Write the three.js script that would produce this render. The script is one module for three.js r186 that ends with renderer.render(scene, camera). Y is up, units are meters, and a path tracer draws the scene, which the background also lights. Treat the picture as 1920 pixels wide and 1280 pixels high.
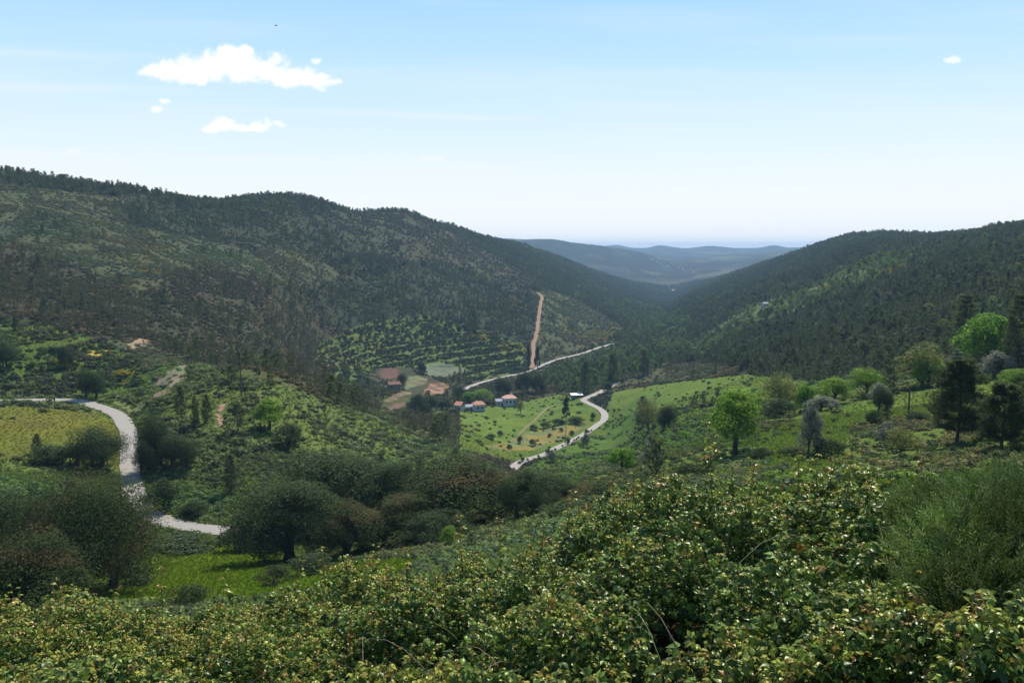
import * as THREE from 'three';

// ---------------------------------------------------------------- camera, sky, sun, exposure
const scene = new THREE.Scene();
const FOCAL = 1507, PITCH = Math.atan(174 / FOCAL);          // focal length in photograph pixels; the lens looks a little down
const camera = new THREE.PerspectiveCamera((2 * Math.atan(640 / FOCAL) * 180) / Math.PI, 1.5, 0.2, 40000);
const EYE = 90;                                              // height of the eye above the zero level of the valley
camera.position.set(0, EYE, 0);
camera.rotation.set(-PITCH, 0, 0);
const EXPOSURE = 1.6, SUN_AZ = 0.36, SUN_EL = 0.9;
const sunDir = new THREE.Vector3(Math.sin(SUN_AZ) * Math.cos(SUN_EL), Math.sin(SUN_EL), -Math.cos(SUN_AZ) * Math.cos(SUN_EL));
const sun = new THREE.DirectionalLight(0xfff1dc, 5);
sun.position.copy(sunDir).multiplyScalar(2000).add(new THREE.Vector3(0, 0, -600));
sun.target.position.set(0, 0, -600);
sun.castShadow = true;
sun.shadow.mapSize.set(4096, 4096);
Object.assign(sun.shadow.camera, { left: -1500, right: 1500, top: 1500, bottom: -1500, near: 10, far: 5000 });
scene.add(sun, sun.target);
const renderer = new THREE.WebGLRenderer({ antialias: true });
renderer.toneMapping = THREE.LinearToneMapping;
renderer.toneMappingExposure = EXPOSURE;
renderer.shadowMap.enabled = true;

// ---------------------------------------------------------------- helpers
function rng(seed) { let a = seed | 0; return () => { a = (a + 0x6d2b79f5) | 0; let t = Math.imul(a ^ (a >>> 15), 1 | a); t = (t + Math.imul(t ^ (t >>> 7), 61 | t)) ^ t; return ((t ^ (t >>> 14)) >>> 0) / 4294967296; }; }
const clamp = (x, a, b) => Math.min(b, Math.max(a, x)), lerp = (a, b, t) => a + (b - a) * t;
const smooth = (x, a, b) => { const t = clamp((x - a) / (b - a), 0, 1); return t * t * (3 - 2 * t); };
const hash2 = (ix, iy) => { let h = Math.imul(ix, 374761393) ^ Math.imul(iy, 668265263); h = Math.imul(h ^ (h >>> 13), 1274126177); return ((h ^ (h >>> 16)) >>> 0) / 4294967296; };
function noise(x, y) {                                       // value noise, 0 to 1
  const ix = Math.floor(x), iy = Math.floor(y), fx = x - ix, fy = y - iy, u = fx * fx * (3 - 2 * fx), v = fy * fy * (3 - 2 * fy);
  return lerp(lerp(hash2(ix, iy), hash2(ix + 1, iy), u), lerp(hash2(ix, iy + 1), hash2(ix + 1, iy + 1), u), v);
}
const fbm = (x, y, n = 3) => { let s = 0, a = 0.5, t = 0; for (let i = 0; i < n; i++) { s += a * noise(x + i * 17.3, y - i * 9.1); t += a; a *= 0.5; const q = x; x = 1.62 * x + 1.18 * y; y = 1.62 * y - 1.18 * q; } return s / t; };
const cosP = Math.cos(PITCH), sinP = Math.sin(PITCH);
function toAngles(px, py) {                                  // photograph pixel -> bearing and elevation
  const cx = (px - 960) / FOCAL, cy = (640 - py) / FOCAL, y = cy * cosP - sinP, f = cy * sinP + cosP;
  return { az: Math.atan2(cx, f), el: Math.atan2(y, Math.hypot(cx, f)) };
}
function toPixel(x, y, z) {
  y -= EYE;
  const f = -z * cosP - y * sinP, u = y * cosP - z * sinP;
  return [960 + (FOCAL * x) / Math.max(f, 1e-3), 640 - (FOCAL * u) / Math.max(f, 1e-3)];
}
const counts = {};
function numbered(name) { const n = counts[name] ?? 0; counts[name] = n + 1; return n ? name + '_' + String(n).padStart(3, '0') : name; }
function tag(o, label, category, group, kind) {
  if (label) o.userData.label = label;
  if (category) o.userData.category = category;
  if (group) o.userData.group = group;
  if (kind) o.userData.kind = kind;
  return o;
}
function shade(o) { o.traverse((m) => { if (m.isMesh) { m.castShadow = true; m.receiveShadow = true; } }); return o; }

// ---------------------------------------------------------------- sky: clear spring air, a bright horizon, one white cumulus and a few scraps
{
  const W = 4096, H = 2048, data = new Float32Array(W * H * 4);
  const stops = [[-90, .1, .11, .09], [-0.01, .1, .11, .09], [0, 1.05, 1.06, 1.06], [3, .98, 1.02, 1.04], [6, .84, .96, 1.03], [9, .69, .89, 1.02], [12, .545, .81, 1.02], [16.3, .405, .70, 1.02], [25, .26, .52, .92], [45, .14, .34, .71], [90, .085, .225, .55]];
  const puffs = [[280, 132, 28, 13], [318, 134, 44, 26], [362, 134, 56, 32], [404, 128, 44, 36], [428, 110, 30, 28], [463, 103, 24, 22], [462, 128, 50, 40], [508, 134, 48, 34], [552, 148, 52, 26], [592, 154, 34, 20], [617, 156, 14, 11], [630, 158, 9, 7], [593, 113, 11, 6], [290, 206, 14, 7], [305, 188, 12, 6],
    [395, 242, 22, 11], [422, 234, 28, 16], [455, 241, 30, 10], [482, 239, 22, 12], [496, 230, 9, 14], [519, 231, 18, 7], [1790, 114, 16, 6], [140, 288, 18, 5, .3], [810, 298, 24, 7, .25]];
  const bases = [[465, 172, 34, 14], [440, 160, 16, 8]];
  const streaks = [[700, 212, 260, 5, .1], [860, 221, 120, 4, .12], [1280, 242, 150, 4, .12], [120, 165, 260, 9, .1], [80, 102, 180, 8, .1], [900, 150, 420, 26, .07], [420, 300, 420, 12, .1], [1450, 205, 500, 24, .05]];
  for (let row = 0; row < H; row++) {
    const el = ((row + 0.5) / H - 0.5) * 180;
    let k = 1; while (k < stops.length - 1 && el > stops[k][0]) k++;
    const t = clamp((el - stops[k - 1][0]) / (stops[k][0] - stops[k - 1][0]), 0, 1);
    const base = [1, 2, 3].map((c) => lerp(stops[k - 1][c], stops[k][c], t));
    for (let col = 0; col < W; col++) {
      const round = ((col + 0.5) / W - 0.5) * 2 * Math.PI, up = (el * Math.PI) / 180, x = Math.cos(round) * Math.cos(up), y = Math.sin(up), z = Math.sin(round) * Math.cos(up);
      let c = base;
      if (el > 0) {
        const toSun = Math.acos(clamp(x * sunDir.x + y * sunDir.y + z * sunDir.z, -1, 1)), glow = 1.1 * Math.exp(-Math.pow(toSun / 0.22, 2)) + 0.12 * Math.exp(-toSun / 0.5);
        c = [base[0] + glow, base[1] + glow * 0.97, base[2] + glow * 0.9];
        if (z < -0.5 && el < 17) {
          const [px, py] = toPixel(x * 1000, EYE + y * 1000, z * 1000);
          if (px > -100 && px < 2020) {
            const wx = px + (fbm(px * .03 + 9, py * .04, 3) - .5) * 26, wy = py + (fbm(px * .03, py * .04 + 70, 3) - .5) * 16, n = fbm(px * 0.05, py * 0.065, 5) - 0.5, n2 = fbm(px * 0.2 + 40, py * 0.23, 3) - 0.5;
            let d = -1, most = 1;
            for (const [cx, cy, rx, ry, thick] of puffs) { const q = Math.hypot((wx - cx) / rx, (wy - cy) / (wy > cy ? ry * 0.8 : ry)); if (1 - q > d) { d = 1 - q; most = thick ?? (rx < 20 ? 0.75 : 1); } }
            let a = 0.97 * most * smooth(d + n * 0.75 + n2 * 0.55, -0.08, 0.52);
            if (d <= -0.5) a = 0;
            let w = 0;
            for (const [cx, cy, rx, ry, s] of streaks) { const q = ((px - cx) / rx) ** 2 + ((py - cy - (px - cx) * 0.03) / ry) ** 2; w += s * Math.exp(-q) * (0.5 + fbm(px * 0.012, py * 0.13, 3)); }
            w += 0.05 * smooth(fbm(px * 0.0025 + 3, py * 0.03 - px * 0.0008, 4), 0.45, 0.8);
            c = c.map((v) => lerp(v, 1.0, clamp(w * 2.2, 0, 0.6)));
            let g = 0; for (const [cx, cy, rx, ry] of bases) g = Math.max(g, 1 - Math.hypot((px - cx) / rx, (py - cy) / ry));
            g = smooth(g, 0, 0.7);
            const cl = [lerp(1.12, .80, g), lerp(1.12, .85, g), lerp(1.12, .99, g)];
            c = c.map((v, i) => lerp(v, cl[i], a));
          }
        }
      }
      const o = (row * W + col) * 4;
      data[o] = c[0] / EXPOSURE; data[o + 1] = c[1] / EXPOSURE; data[o + 2] = c[2] / EXPOSURE; data[o + 3] = 1;
    }
  }
  const tex = new THREE.DataTexture(data, W, H, THREE.RGBAFormat, THREE.FloatType);
  tex.mapping = THREE.EquirectangularReflectionMapping;
  tex.magFilter = THREE.LinearFilter;
  tex.needsUpdate = true;
  scene.background = tex;
  scene.environment = tex;
}
scene.fog = new THREE.FogExp2(new THREE.Color(0.42, 0.68, 1.0), 0.000115);

// ---------------------------------------------------------------- the lie of the land
// Each line follows one feature of the valley across the view, as [bearing and height as seen (pixel), distance].
const rimRow = [[-400, 1125], [0, 1130], [150, 1132], [300, 1136], [450, 1110], [560, 1088], [700, 1060], [850, 1035], [1000, 1005], [1060, 975], [1150, 925], [1250, 885], [1350, 868], [1500, 855], [1650, 862], [1800, 885], [1920, 890], [2320, 880]];
const rimFar = [[-400, 10], [300, 10], [700, 9.5], [1000, 9], [1200, 8.5], [1500, 8], [2320, 7.5]];
const along = (list, px) => { if (px <= list[0][0]) return list[0][1]; for (let i = 1; i < list.length; i++) if (px <= list[i][0]) return lerp(list[i - 1][1], list[i][1], (px - list[i - 1][0]) / (list[i][0] - list[i - 1][0])); return list[list.length - 1][1]; };
const rim = [], bank = [], foot = [], near3 = [];
for (let px = -400; px <= 2320; px += 40) {
  const r = along(rimFar, px), py = along(rimRow, px), e = toAngles(px, py).el;
  near3.push([px, null, 3, EYE - 2.85]);
  rim.push([px, null, r, EYE + r * Math.tan(e) - 1.0]);
  bank.push([px, null, r * 2.3, EYE + r * 2.3 * Math.tan(e) - 2.2]);
}
const LINES = [
  [[-400, null, 0.3, EYE - 1.65], [2320, null, 0.3, EYE - 1.65]],
  near3, rim, bank,
  [[-400, 1135, 70], [0, 1128, 72], [300, 1122, 75], [700, 1068, 70], [1000, 1015, 62], [1250, 915, 60], [1500, 890, 62], [1920, 895, 55], [2320, 895, 50]],
  [[-400, 1000, 112], [0, 1000, 115], [400, 1000, 118], [600, 1005, 110], [800, 990, 104], [1000, 955, 96], [1250, 895, 84], [1500, 850, 95], [1700, 850, 85], [1920, 850, 75], [2320, 850, 65]],
  [[-400, 760, 220], [0, 755, 222], [150, 752, 222], [240, 740, 222], [330, 702, 215], [450, 702, 205], [560, 725, 210], [640, 770, 215], [760, 815, 222], [860, 842, 230], [1000, 862, 308], [1130, 802, 390], [1250, 760, 330], [1440, 735, 240], [1680, 728, 190], [1920, 742, 150], [2320, 760, 130]],
  [[-400, 640, 290], [0, 640, 290], [240, 648, 290], [330, 668, 295], [450, 692, 300], [560, 712, 360], [640, 732, 420], [760, 760, 430], [860, 766, 432], [1000, 790, 405], [1130, 738, 452], [1250, 700, 480], [1440, 690, 340], [1680, 680, 260], [1920, 690, 190], [2320, 700, 160]],
  [[-400, 560, 380], [0, 560, 380], [240, 580, 375], [450, 625, 390], [640, 684, 540], [760, 708, 545], [860, 716, 560], [1000, 692, 620], [1130, 654, 720], [1250, 640, 760], [1440, 618, 560], [1680, 590, 420], [1920, 570, 330], [2320, 540, 260]],
  [[-400, 430, 560], [0, 430, 560], [240, 460, 560], [450, 505, 560], [640, 530, 700], [860, 560, 800], [1000, 582, 850], [1130, 602, 950], [1230, 604, 1050], [1300, 582, 1000], [1440, 535, 900], [1680, 500, 650], [1920, 470, 560], [2320, 420, 420]],
  [[-400, 306, 720], [0, 328, 760], [90, 340, 760], [180, 350, 775], [250, 358, 785], [290, 368, 795], [350, 378, 880], [400, 383, 920], [470, 374, 960], [540, 370, 980], [600, 380, 1010], [660, 396, 1060], [700, 400, 1110], [760, 399, 1160], [830, 422, 1260], [900, 445, 1450], [970, 459, 1700], [1050, 485, 2000], [1130, 515, 2200], [1200, 539, 2300], [1250, 553, 2300], [1320, 535, 2100], [1400, 506, 1900], [1500, 472, 1700], [1560, 453, 1520], [1600, 444, 1420], [1650, 441, 1360], [1750, 443, 1250], [1820, 440, 1150], [1870, 431, 1020], [1920, 425, 920], [2320, 383, 800]],
  [[-400, null, 1500, 10], [800, null, 1800, 5], [900, null, 2300, -10], [1000, null, 2700, -30], [1100, 522, 2900], [1250, 528, 3000], [1400, 515, 2900], [1500, null, 2500, -30], [1620, null, 2100, 0], [2320, null, 1700, 10]],
  [[-400, null, 4000, 60], [900, 446, 4200], [985, 449, 4200], [1030, 448, 4200], [1075, 455, 4250], [1130, 461, 4300], [1190, 470, 4400], [1260, 490, 4300], [1320, 492, 4200], [1390, 488, 4200], [1450, 476, 4300], [1500, 468, 4400], [2320, null, 4400, 60]],
  [[-400, null, 5600, -80], [1000, null, 5600, -80], [1150, 476, 5600], [1300, 482, 5600], [1450, 476, 5600], [2320, null, 5600, -80]],
  [[-400, 464, 8000], [900, 463, 8000], [1060, 464, 8000], [1100, 465, 8000], [1130, 462, 8000], [1158, 459, 8000], [1190, 465, 8000], [1215, 464, 8000], [1236, 460, 7800], [1262, 463, 7800], [1285, 465.5, 7600], [1310, 463, 7600], [1332, 461, 7600], [1385, 465.5, 7600], [1425, 464, 7500], [1452, 460, 7400], [1478, 464, 7400], [1600, 464, 7500], [2320, 464, 7500]],
  [[-400, null, 10500, -90], [2320, null, 10500, -90]],
  [[-400, 468, 14000], [2320, 468, 14000]],
  [[-400, null, 18000, EYE - 30], [2320, null, 18000, EYE - 30]],
];
const AZ0 = -0.75, AZ1 = 0.75, NAZ = 400, K = LINES.length;
const colD = new Float64Array((NAZ + 1) * K), colY = new Float64Array((NAZ + 1) * K);
LINES.forEach((line, k) => {
  const pts = line.map(([px, py, d, y]) => { const a = toAngles(px, py ?? 462); return [a.az, d, y ?? EYE + d * Math.tan(a.el)]; });
  const n = pts.length, slope = (c) => { const s = [], m = []; for (let i = 0; i < n - 1; i++) s.push((pts[i + 1][c] - pts[i][c]) / (pts[i + 1][0] - pts[i][0])); for (let i = 0; i < n; i++) { const a = s[i - 1] ?? s[i], b = s[i] ?? s[i - 1]; m.push(a * b <= 0 ? 0 : (2 * a * b) / (a + b)); } return m; };
  const m1 = slope(1), m2 = slope(2);
  for (let j = 0; j <= NAZ; j++) {
    const az = clamp(lerp(AZ0, AZ1, j / NAZ), pts[0][0], pts[n - 1][0]);
    let i = 0; while (i < n - 2 && az > pts[i + 1][0]) i++;
    const h = pts[i + 1][0] - pts[i][0], t = (az - pts[i][0]) / h, a = 2 * t ** 3 - 3 * t * t + 1, b = t ** 3 - 2 * t * t + t, c = 1 - a, d = t ** 3 - t * t;
    colD[j * K + k] = a * pts[i][1] + b * h * m1[i] + c * pts[i + 1][1] + d * h * m1[i + 1];
    colY[j * K + k] = a * pts[i][2] + b * h * m2[i] + c * pts[i + 1][2] + d * h * m2[i + 1];
  }
});
const D = new Float64Array(K), Y = new Float64Array(K);
function profile(az, r) {
  const f = clamp((az - AZ0) / (AZ1 - AZ0), 0, 0.999999) * NAZ, j = Math.floor(f), t = f - j, o = j * K;
  for (let k = 0; k < K; k++) { D[k] = lerp(colD[o + k], colD[o + K + k], t); Y[k] = lerp(colY[o + k], colY[o + K + k], t); }
  if (r <= D[0]) return Y[0];
  if (r >= D[K - 1]) return Y[K - 1];
  let i = 0; while (r > D[i + 1]) i++;
  const s = (a) => (a < 0 || a >= K - 1 ? 0 : (Y[a + 1] - Y[a]) / (D[a + 1] - D[a]));
  const tan = (a) => { const p = s(a - 1), q = s(a); return p * q <= 0 ? 0 : (2 * p * q) / (p + q); };
  const h = D[i + 1] - D[i], u = (r - D[i]) / h, a = 2 * u ** 3 - 3 * u * u + 1, b = u ** 3 - 2 * u * u + u;
  return a * Y[i] + b * h * tan(i) + (1 - a) * Y[i + 1] + (u ** 3 - u * u) * h * tan(i + 1);
}
function rawHeight(x, z) {
  const r = Math.hypot(x, z), az = Math.atan2(x, -z), behind = smooth(Math.abs(az), 0.9, 1.7);
  let y = behind < 1 ? profile(az, r) : 0;
  if (behind > 0) y = lerp(y, EYE - 1.65 + Math.min(r, 300) * 0.06, behind);
  if (r < 12) return y + (noise(x * 1.3, z * 1.3) - 0.5) * 0.15;
  const rough = clamp((r - 12) / 200, 0.1, 1);
  y += (fbm(x / 9, z / 9, 2) - 0.5) * 1.1 * rough + (fbm(x / 38 + 5, z / 38, 2) - 0.5) * 4.5 * smooth(r, 120, 600);
  if (r > 500) y += (fbm(x / 120, z / 120, 3) - 0.5) * 9 * smooth(r, 500, 1500) + (fbm(x / 420 + 9, z / 420, 3) - 0.5) * 45 * smooth(r, 3000, 6500) * (1 - smooth(r, 6000, 7300));
  return y;
}
function march(height, px, py, from = 14) {                  // first ground met along the sight line of a pixel
  const { az, el } = toAngles(px, py), s = Math.sin(az), c = -Math.cos(az), te = Math.tan(el);
  let a = from, b = from;
  for (let i = 0; i < 1400; i++) { b = a * 1.006; if (height(b * s, b * c) >= EYE + b * te) break; a = b; if (b > 20000) break; }
  for (let i = 0; i < 22; i++) { const m = (a + b) / 2; if (height(m * s, m * c) >= EYE + m * te) b = m; else a = m; }
  return { x: b * s, z: b * c, r: b };
}
const inside = (poly, x, y) => { let c = false; for (let i = 0, j = poly.length - 1; i < poly.length; j = i++) if (poly[i][1] > y !== poly[j][1] > y && x < ((poly[j][0] - poly[i][0]) * (y - poly[i][1])) / (poly[j][1] - poly[i][1]) + poly[i][0]) c = !c; return c; };
const box = (poly) => ({ poly, x0: Math.min(...poly.map((p) => p[0])), x1: Math.max(...poly.map((p) => p[0])), y0: Math.min(...poly.map((p) => p[1])), y1: Math.max(...poly.map((p) => p[1])) });
const within = (b, x, y) => x > b.x0 && x < b.x1 && y > b.y0 && y < b.y1 && inside(b.poly, x, y);

// terraces: the old vineyard steps on the left flank of the valley and the banks above the road bend
const TERRACE = [
  { b: box([[600, 640], [700, 600], [800, 590], [900, 620], [985, 645], [985, 700], [925, 712], [880, 712], [850, 690], [800, 688], [740, 690], [700, 690], [650, 730], [590, 690]]), step: 3.4 },
  { b: box([[-200, 600], [60, 600], [200, 640], [250, 672], [290, 715], [200, 745], [-200, 745]]), step: 2.4 },
];
function terraced(x, z, y) {
  const r = Math.hypot(x, z);
  if (r < 200 || r > 760) return { y, f: -1 };
  const [px, py] = toPixel(x, y, z);
  for (const t of TERRACE) if (within(t.b, px, py)) {
    const q = y / t.step + (fbm(x / 40, z / 40, 2) - 0.5) * 0.9, fl = Math.floor(q), f = q - fl;
    return { y: y + (fl + smooth(f, 0.68, 0.95) - q) * t.step * 0.75, f };
  }
  return { y, f: -1 };
}
const preRoad = (x, z) => terraced(x, z, rawHeight(x, z)).y;

// roads and tracks as lines on the ground
function routeOf(list, width) {
  const p = list.map(([px, py]) => { const h = march(preRoad, px, py); return new THREE.Vector3(h.x, preRoad(h.x, h.z), h.z); });
  const curve = new THREE.CatmullRomCurve3(p, false, 'centripetal'), n = Math.ceil(curve.getLength() / 1.1);
  const pts = curve.getSpacedPoints(n);
  for (let k = 0; k < 3; k++) for (let i = 0; i < pts.length; i++) { let s = 0, c = 0; for (let j = Math.max(0, i - 8); j <= Math.min(pts.length - 1, i + 8); j++) { s += preRoad(pts[j].x, pts[j].z) * (k ? 0 : 1) + (k ? pts[j].y : 0); c++; } pts[i].y2 = s / c; if (i === pts.length - 1) pts.forEach((q) => { q.y = q.y2; }); }
  return { pts, width };
}
const ROUTES = {
  near: routeOf([[-200, 764], [-40, 754], [60, 751], [140, 753], [187, 763], [216, 776], [232, 793], [241, 815], [243, 845], [243, 873], [246, 905], [256, 935], [277, 961], [317, 981], [367, 994], [410, 999], [470, 1002], [560, 1005]], 3.4),
  valley: routeOf([[960, 872], [986, 863], [1023, 851], [1046, 839], [1074, 826], [1100, 811], [1121, 798], [1132, 788], [1134, 777], [1125, 766], [1109, 757], [1094, 751], [1103, 745], [1115, 740], [1129, 733], [1149, 722], [1158, 716]], 3.7),
  far: routeOf([[866, 731], [880, 725], [905, 717], [930, 710], [960, 703], [1000, 693], [1020, 684], [1045, 674], [1080, 665], [1112, 655], [1150, 644]], 3.9),
  track: routeOf([[985, 545], [1004, 547], [1014, 553], [1014, 566], [1011, 590], [1008, 612], [1006, 628], [1000, 645], [1001, 662], [999, 680], [998, 692]], 3.8),
  lane: routeOf([[1046, 757], [1030, 765], [1014, 776], [1000, 790], [985, 803], [970, 818]], 1.3),
};
const cells = new Map(), cellKey = (x, z) => Math.floor(x / 8) + ',' + Math.floor(z / 8);
for (const r of Object.values(ROUTES)) for (const p of r.pts) { const k = cellKey(p.x, p.z); if (!cells.has(k)) cells.set(k, []); cells.get(k).push([p.x, p.z, p.y, r.width]); }
function roadAt(x, z) {
  let best = 1e9, hit = null;
  const cx = Math.floor(x / 8), cz = Math.floor(z / 8);
  for (let i = -1; i < 2; i++) for (let j = -1; j < 2; j++) { const c = cells.get(cx + i + ',' + (cz + j)); if (c) for (const q of c) { const d = Math.hypot(q[0] - x, q[1] - z) - q[3] / 2; if (d < best) { best = d; hit = q; } } }
  return hit ? { d: best, y: hit[2] } : null;
}
function height(x, z) {
  const y = preRoad(x, z), q = roadAt(x, z);
  return q && q.d < 4.5 ? lerp(q.y - 0.05, y, smooth(q.d, 0.6, 4.5)) : y;
}
const hit = (px, py) => march(height, px, py);
const seen = (x, y, z) => { const r = Math.hypot(x, z); for (let k = 0.1; k < 0.97; k += 0.045) { const q = 12 + (r - 12) * k, s = q / r; if (height(x * s, z * s) > EYE + (y - EYE) * s + 0.5) return false; } return true; };

// ---------------------------------------------------------------- what covers the ground where
const COVER = {
  scrub: { g: [.07, .085, .042], bush: .5, tint: [[.09, .115, .058], [.105, .13, .075], [.07, .088, .044], [.125, .13, .065]], pine: .004 },
  scrubPine: { g: [.056, .062, .036], bush: .45, tint: [[.075, .09, .045], [.085, .09, .05], [.05, .06, .035]], pine: .011 },
  brownPine: { g: [.055, .056, .034], bush: .42, tint: [[.075, .074, .045], [.055, .064, .036], [.08, .086, .05]], pine: .037, thin: 1 },
  forest: { g: [.03, .038, .021], bush: .3, tint: [[.045, .062, .032], [.055, .068, .038]], pine: .09 },
  darkPine: { g: [.038, .05, .027], bush: .4, tint: [[.045, .062, .032], [.065, .08, .045]], pine: .027 },
  bright: { g: [.085, .125, .038], bush: .45, tint: [[.14, .21, .07], [.115, .18, .05], [.085, .13, .045]], pine: .005, leafy: .008 },
  river: { g: [.045, .07, .026], bush: .4, tint: [[.085, .145, .045], [.06, .10, .038]], pine: .018, leafy: .014 },
  terrace: { g: [.10, .142, .038], bush: .1, tint: [[.035, .052, .022], [.05, .07, .03]], pine: .001, steps: 1 },
  banks: { g: [.09, .145, .03], bush: .22, tint: [[.055, .062, .042], [.08, .115, .036], [.06, .078, .04]], pine: .0006, steps: 1 },
  fern: { g: [.11, .16, .045], bush: .5, tint: [[.13, .185, .06], [.155, .21, .08], [.095, .14, .05], [.055, .075, .04]], pine: .0035 },
  spur: { g: [.07, .09, .036], bush: .35, tint: [[.075, .095, .04], [.095, .12, .05]], pine: .05, thin: 1 },
  grass: { g: [.105, .168, .03], bush: .03, tint: [[.06, .085, .03]], pine: 0 },
  green: { g: [.10, .168, .012], bush: 0, tint: [[.05, .12, .02]], pine: 0 },
  dry: { g: [.128, .146, .026], bush: .004, tint: [[.1, .12, .04]], pine: 0 },
  hedge: { g: [.09, .145, .03], bush: .34, tint: [[.11, .165, .04], [.085, .12, .05], [.06, .08, .04], [.13, .14, .06]], pine: .001 },
  heath: { g: [.07, .075, .036], bush: .5, tint: [[.08, .088, .045], [.10, .10, .055]], pine: .002 },
  orchard: { g: [.075, .135, .022], bush: .2, tint: [[.07, .09, .055], [.10, .165, .035]], pine: 0 },
};
const ZONES = [
  ['forest', [[1180, 400], [2400, 380], [2400, 760], [1760, 690], [1640, 700], [1500, 712], [1400, 700], [1300, 690], [1240, 680], [1180, 690], [1130, 640]]],
  ['forest', [[-400, 290], [0, 310], [250, 340], [400, 365], [540, 350], [700, 385], [770, 385], [760, 402], [690, 408], [600, 398], [500, 395], [400, 402], [330, 395], [250, 372], [150, 362], [0, 345], [-400, 320]]],
  ['scrub', [[-400, 320], [0, 345], [150, 362], [250, 372], [240, 430], [330, 500], [300, 560], [150, 500], [0, 470], [-400, 440]]],
  ['darkPine', [[235, 365], [340, 395], [500, 390], [640, 400], [700, 470], [600, 500], [470, 470], [330, 440], [240, 420]]],
  ['scrub', [[480, 460], [560, 470], [640, 510], [660, 560], [560, 540], [490, 500]]],
  ['scrubPine', [[620, 395], [770, 400], [900, 460], [1010, 530], [960, 550], [860, 500], [700, 480], [650, 430]]],
  ['forest', [[760, 385], [990, 450], [1220, 520], [1240, 610], [1180, 600], [1080, 540], [960, 480], [850, 430]]],
  ['brownPine', [[-400, 450], [30, 470], [150, 500], [260, 560], [330, 500], [480, 520], [560, 545], [640, 590], [640, 650], [600, 690], [480, 700], [400, 690], [330, 675], [270, 640], [130, 636], [0, 590], [-400, 570]]],
  ['darkPine', [[520, 545], [650, 520], [800, 505], [960, 560], [1000, 575], [990, 650], [930, 640], [830, 600], [720, 595], [640, 620], [600, 590]]],
  ['scrub', [[1015, 540], [1080, 560], [1170, 615], [1140, 640], [1010, 690], [1010, 600]]],
  ['terrace', TERRACE[0].b.poly],
  ['banks', TERRACE[1].b.poly],
  ['river', [[1130, 560], [1180, 560], [1290, 600], [1290, 650], [1240, 690], [1160, 720], [1060, 740], [1010, 700], [1120, 650], [1190, 620]]],
  ['bright', [[1285, 655], [1400, 575], [1500, 545], [1640, 478], [1760, 470], [1700, 500], [1620, 530], [1500, 580], [1400, 625], [1310, 668]]],
  ['heath', [[1160, 705], [1290, 680], [1400, 690], [1330, 715], [1200, 730], [1150, 740]]],
  ['grass', [[1150, 735], [1250, 718], [1400, 702], [1520, 715], [1480, 750], [1300, 760], [1200, 780], [1130, 790]]],
  ['orchard', [[980, 880], [1130, 792], [1200, 775], [1480, 750], [1440, 800], [1420, 870], [1300, 900], [1150, 920], [1000, 930]]],
  ['grass', [[1420, 800], [1500, 770], [1600, 740], [1700, 725], [1920, 690], [1920, 800], [1780, 860], [1560, 880], [1420, 880]]],
  ['hedge', [[1390, 775], [1500, 742], [1600, 712], [1700, 694], [1790, 690], [1760, 728], [1640, 742], [1540, 772], [1430, 812]]],
  ['hedge', [[1600, 800], [1700, 780], [1800, 800], [1920, 760], [1920, 880], [1700, 890], [1560, 875]]],
  ['hedge', [[1120, 870], [1250, 845], [1440, 835], [1440, 900], [1100, 960], [1050, 940]]],
  ['grass', [[820, 780], [880, 768], [960, 755], [1050, 740], [1100, 748], [1130, 780], [1110, 800], [1060, 830], [980, 866], [900, 850], [850, 840]]],
  ['spur', [[420, 640], [560, 690], [650, 735], [760, 745], [860, 770], [862, 842], [790, 830], [720, 795], [640, 765], [540, 725], [450, 700]]],
  ['fern', [[250, 770], [300, 735], [450, 702], [560, 735], [660, 775], [760, 815], [870, 850], [860, 900], [700, 900], [560, 930], [450, 995], [330, 985], [290, 960], [250, 880]]],
  ['dry', [[-400, 765], [60, 762], [190, 775], [225, 800], [232, 880], [100, 860], [-400, 880]]],
  ['green', [[240, 1020], [300, 1010], [420, 1010], [520, 1040], [560, 1060], [700, 1050], [800, 1050], [700, 1110], [480, 1130], [200, 1130]]],
  ['grass', [[-400, 1000], [250, 1000], [240, 1020], [200, 1130], [-400, 1150]]],
].map(([name, poly]) => [name, box(poly)]);
function coverAt(x, y, z, r) {
  if (r > 3200) return 'forest';
  const s = 12 / Math.max(r, 60), n1 = (fbm(x / 14, z / 14, 2) - 0.5) * 5 * s * 25, n2 = (fbm(x / 14 + 70, z / 14, 2) - 0.5) * 2.2 * s * 25;
  const [px, py] = toPixel(x, y, z);
  for (let i = ZONES.length - 1; i >= 0; i--) if (within(ZONES[i][1], px + n1, py + n2)) return ZONES[i][0];
  if (r < 240) return px < 1180 ? 'fern' : 'orchard';
  return r > 700 || px > 1300 ? 'forest' : px < 640 && py < 760 ? 'scrub' : 'scrubPine';
}

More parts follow.
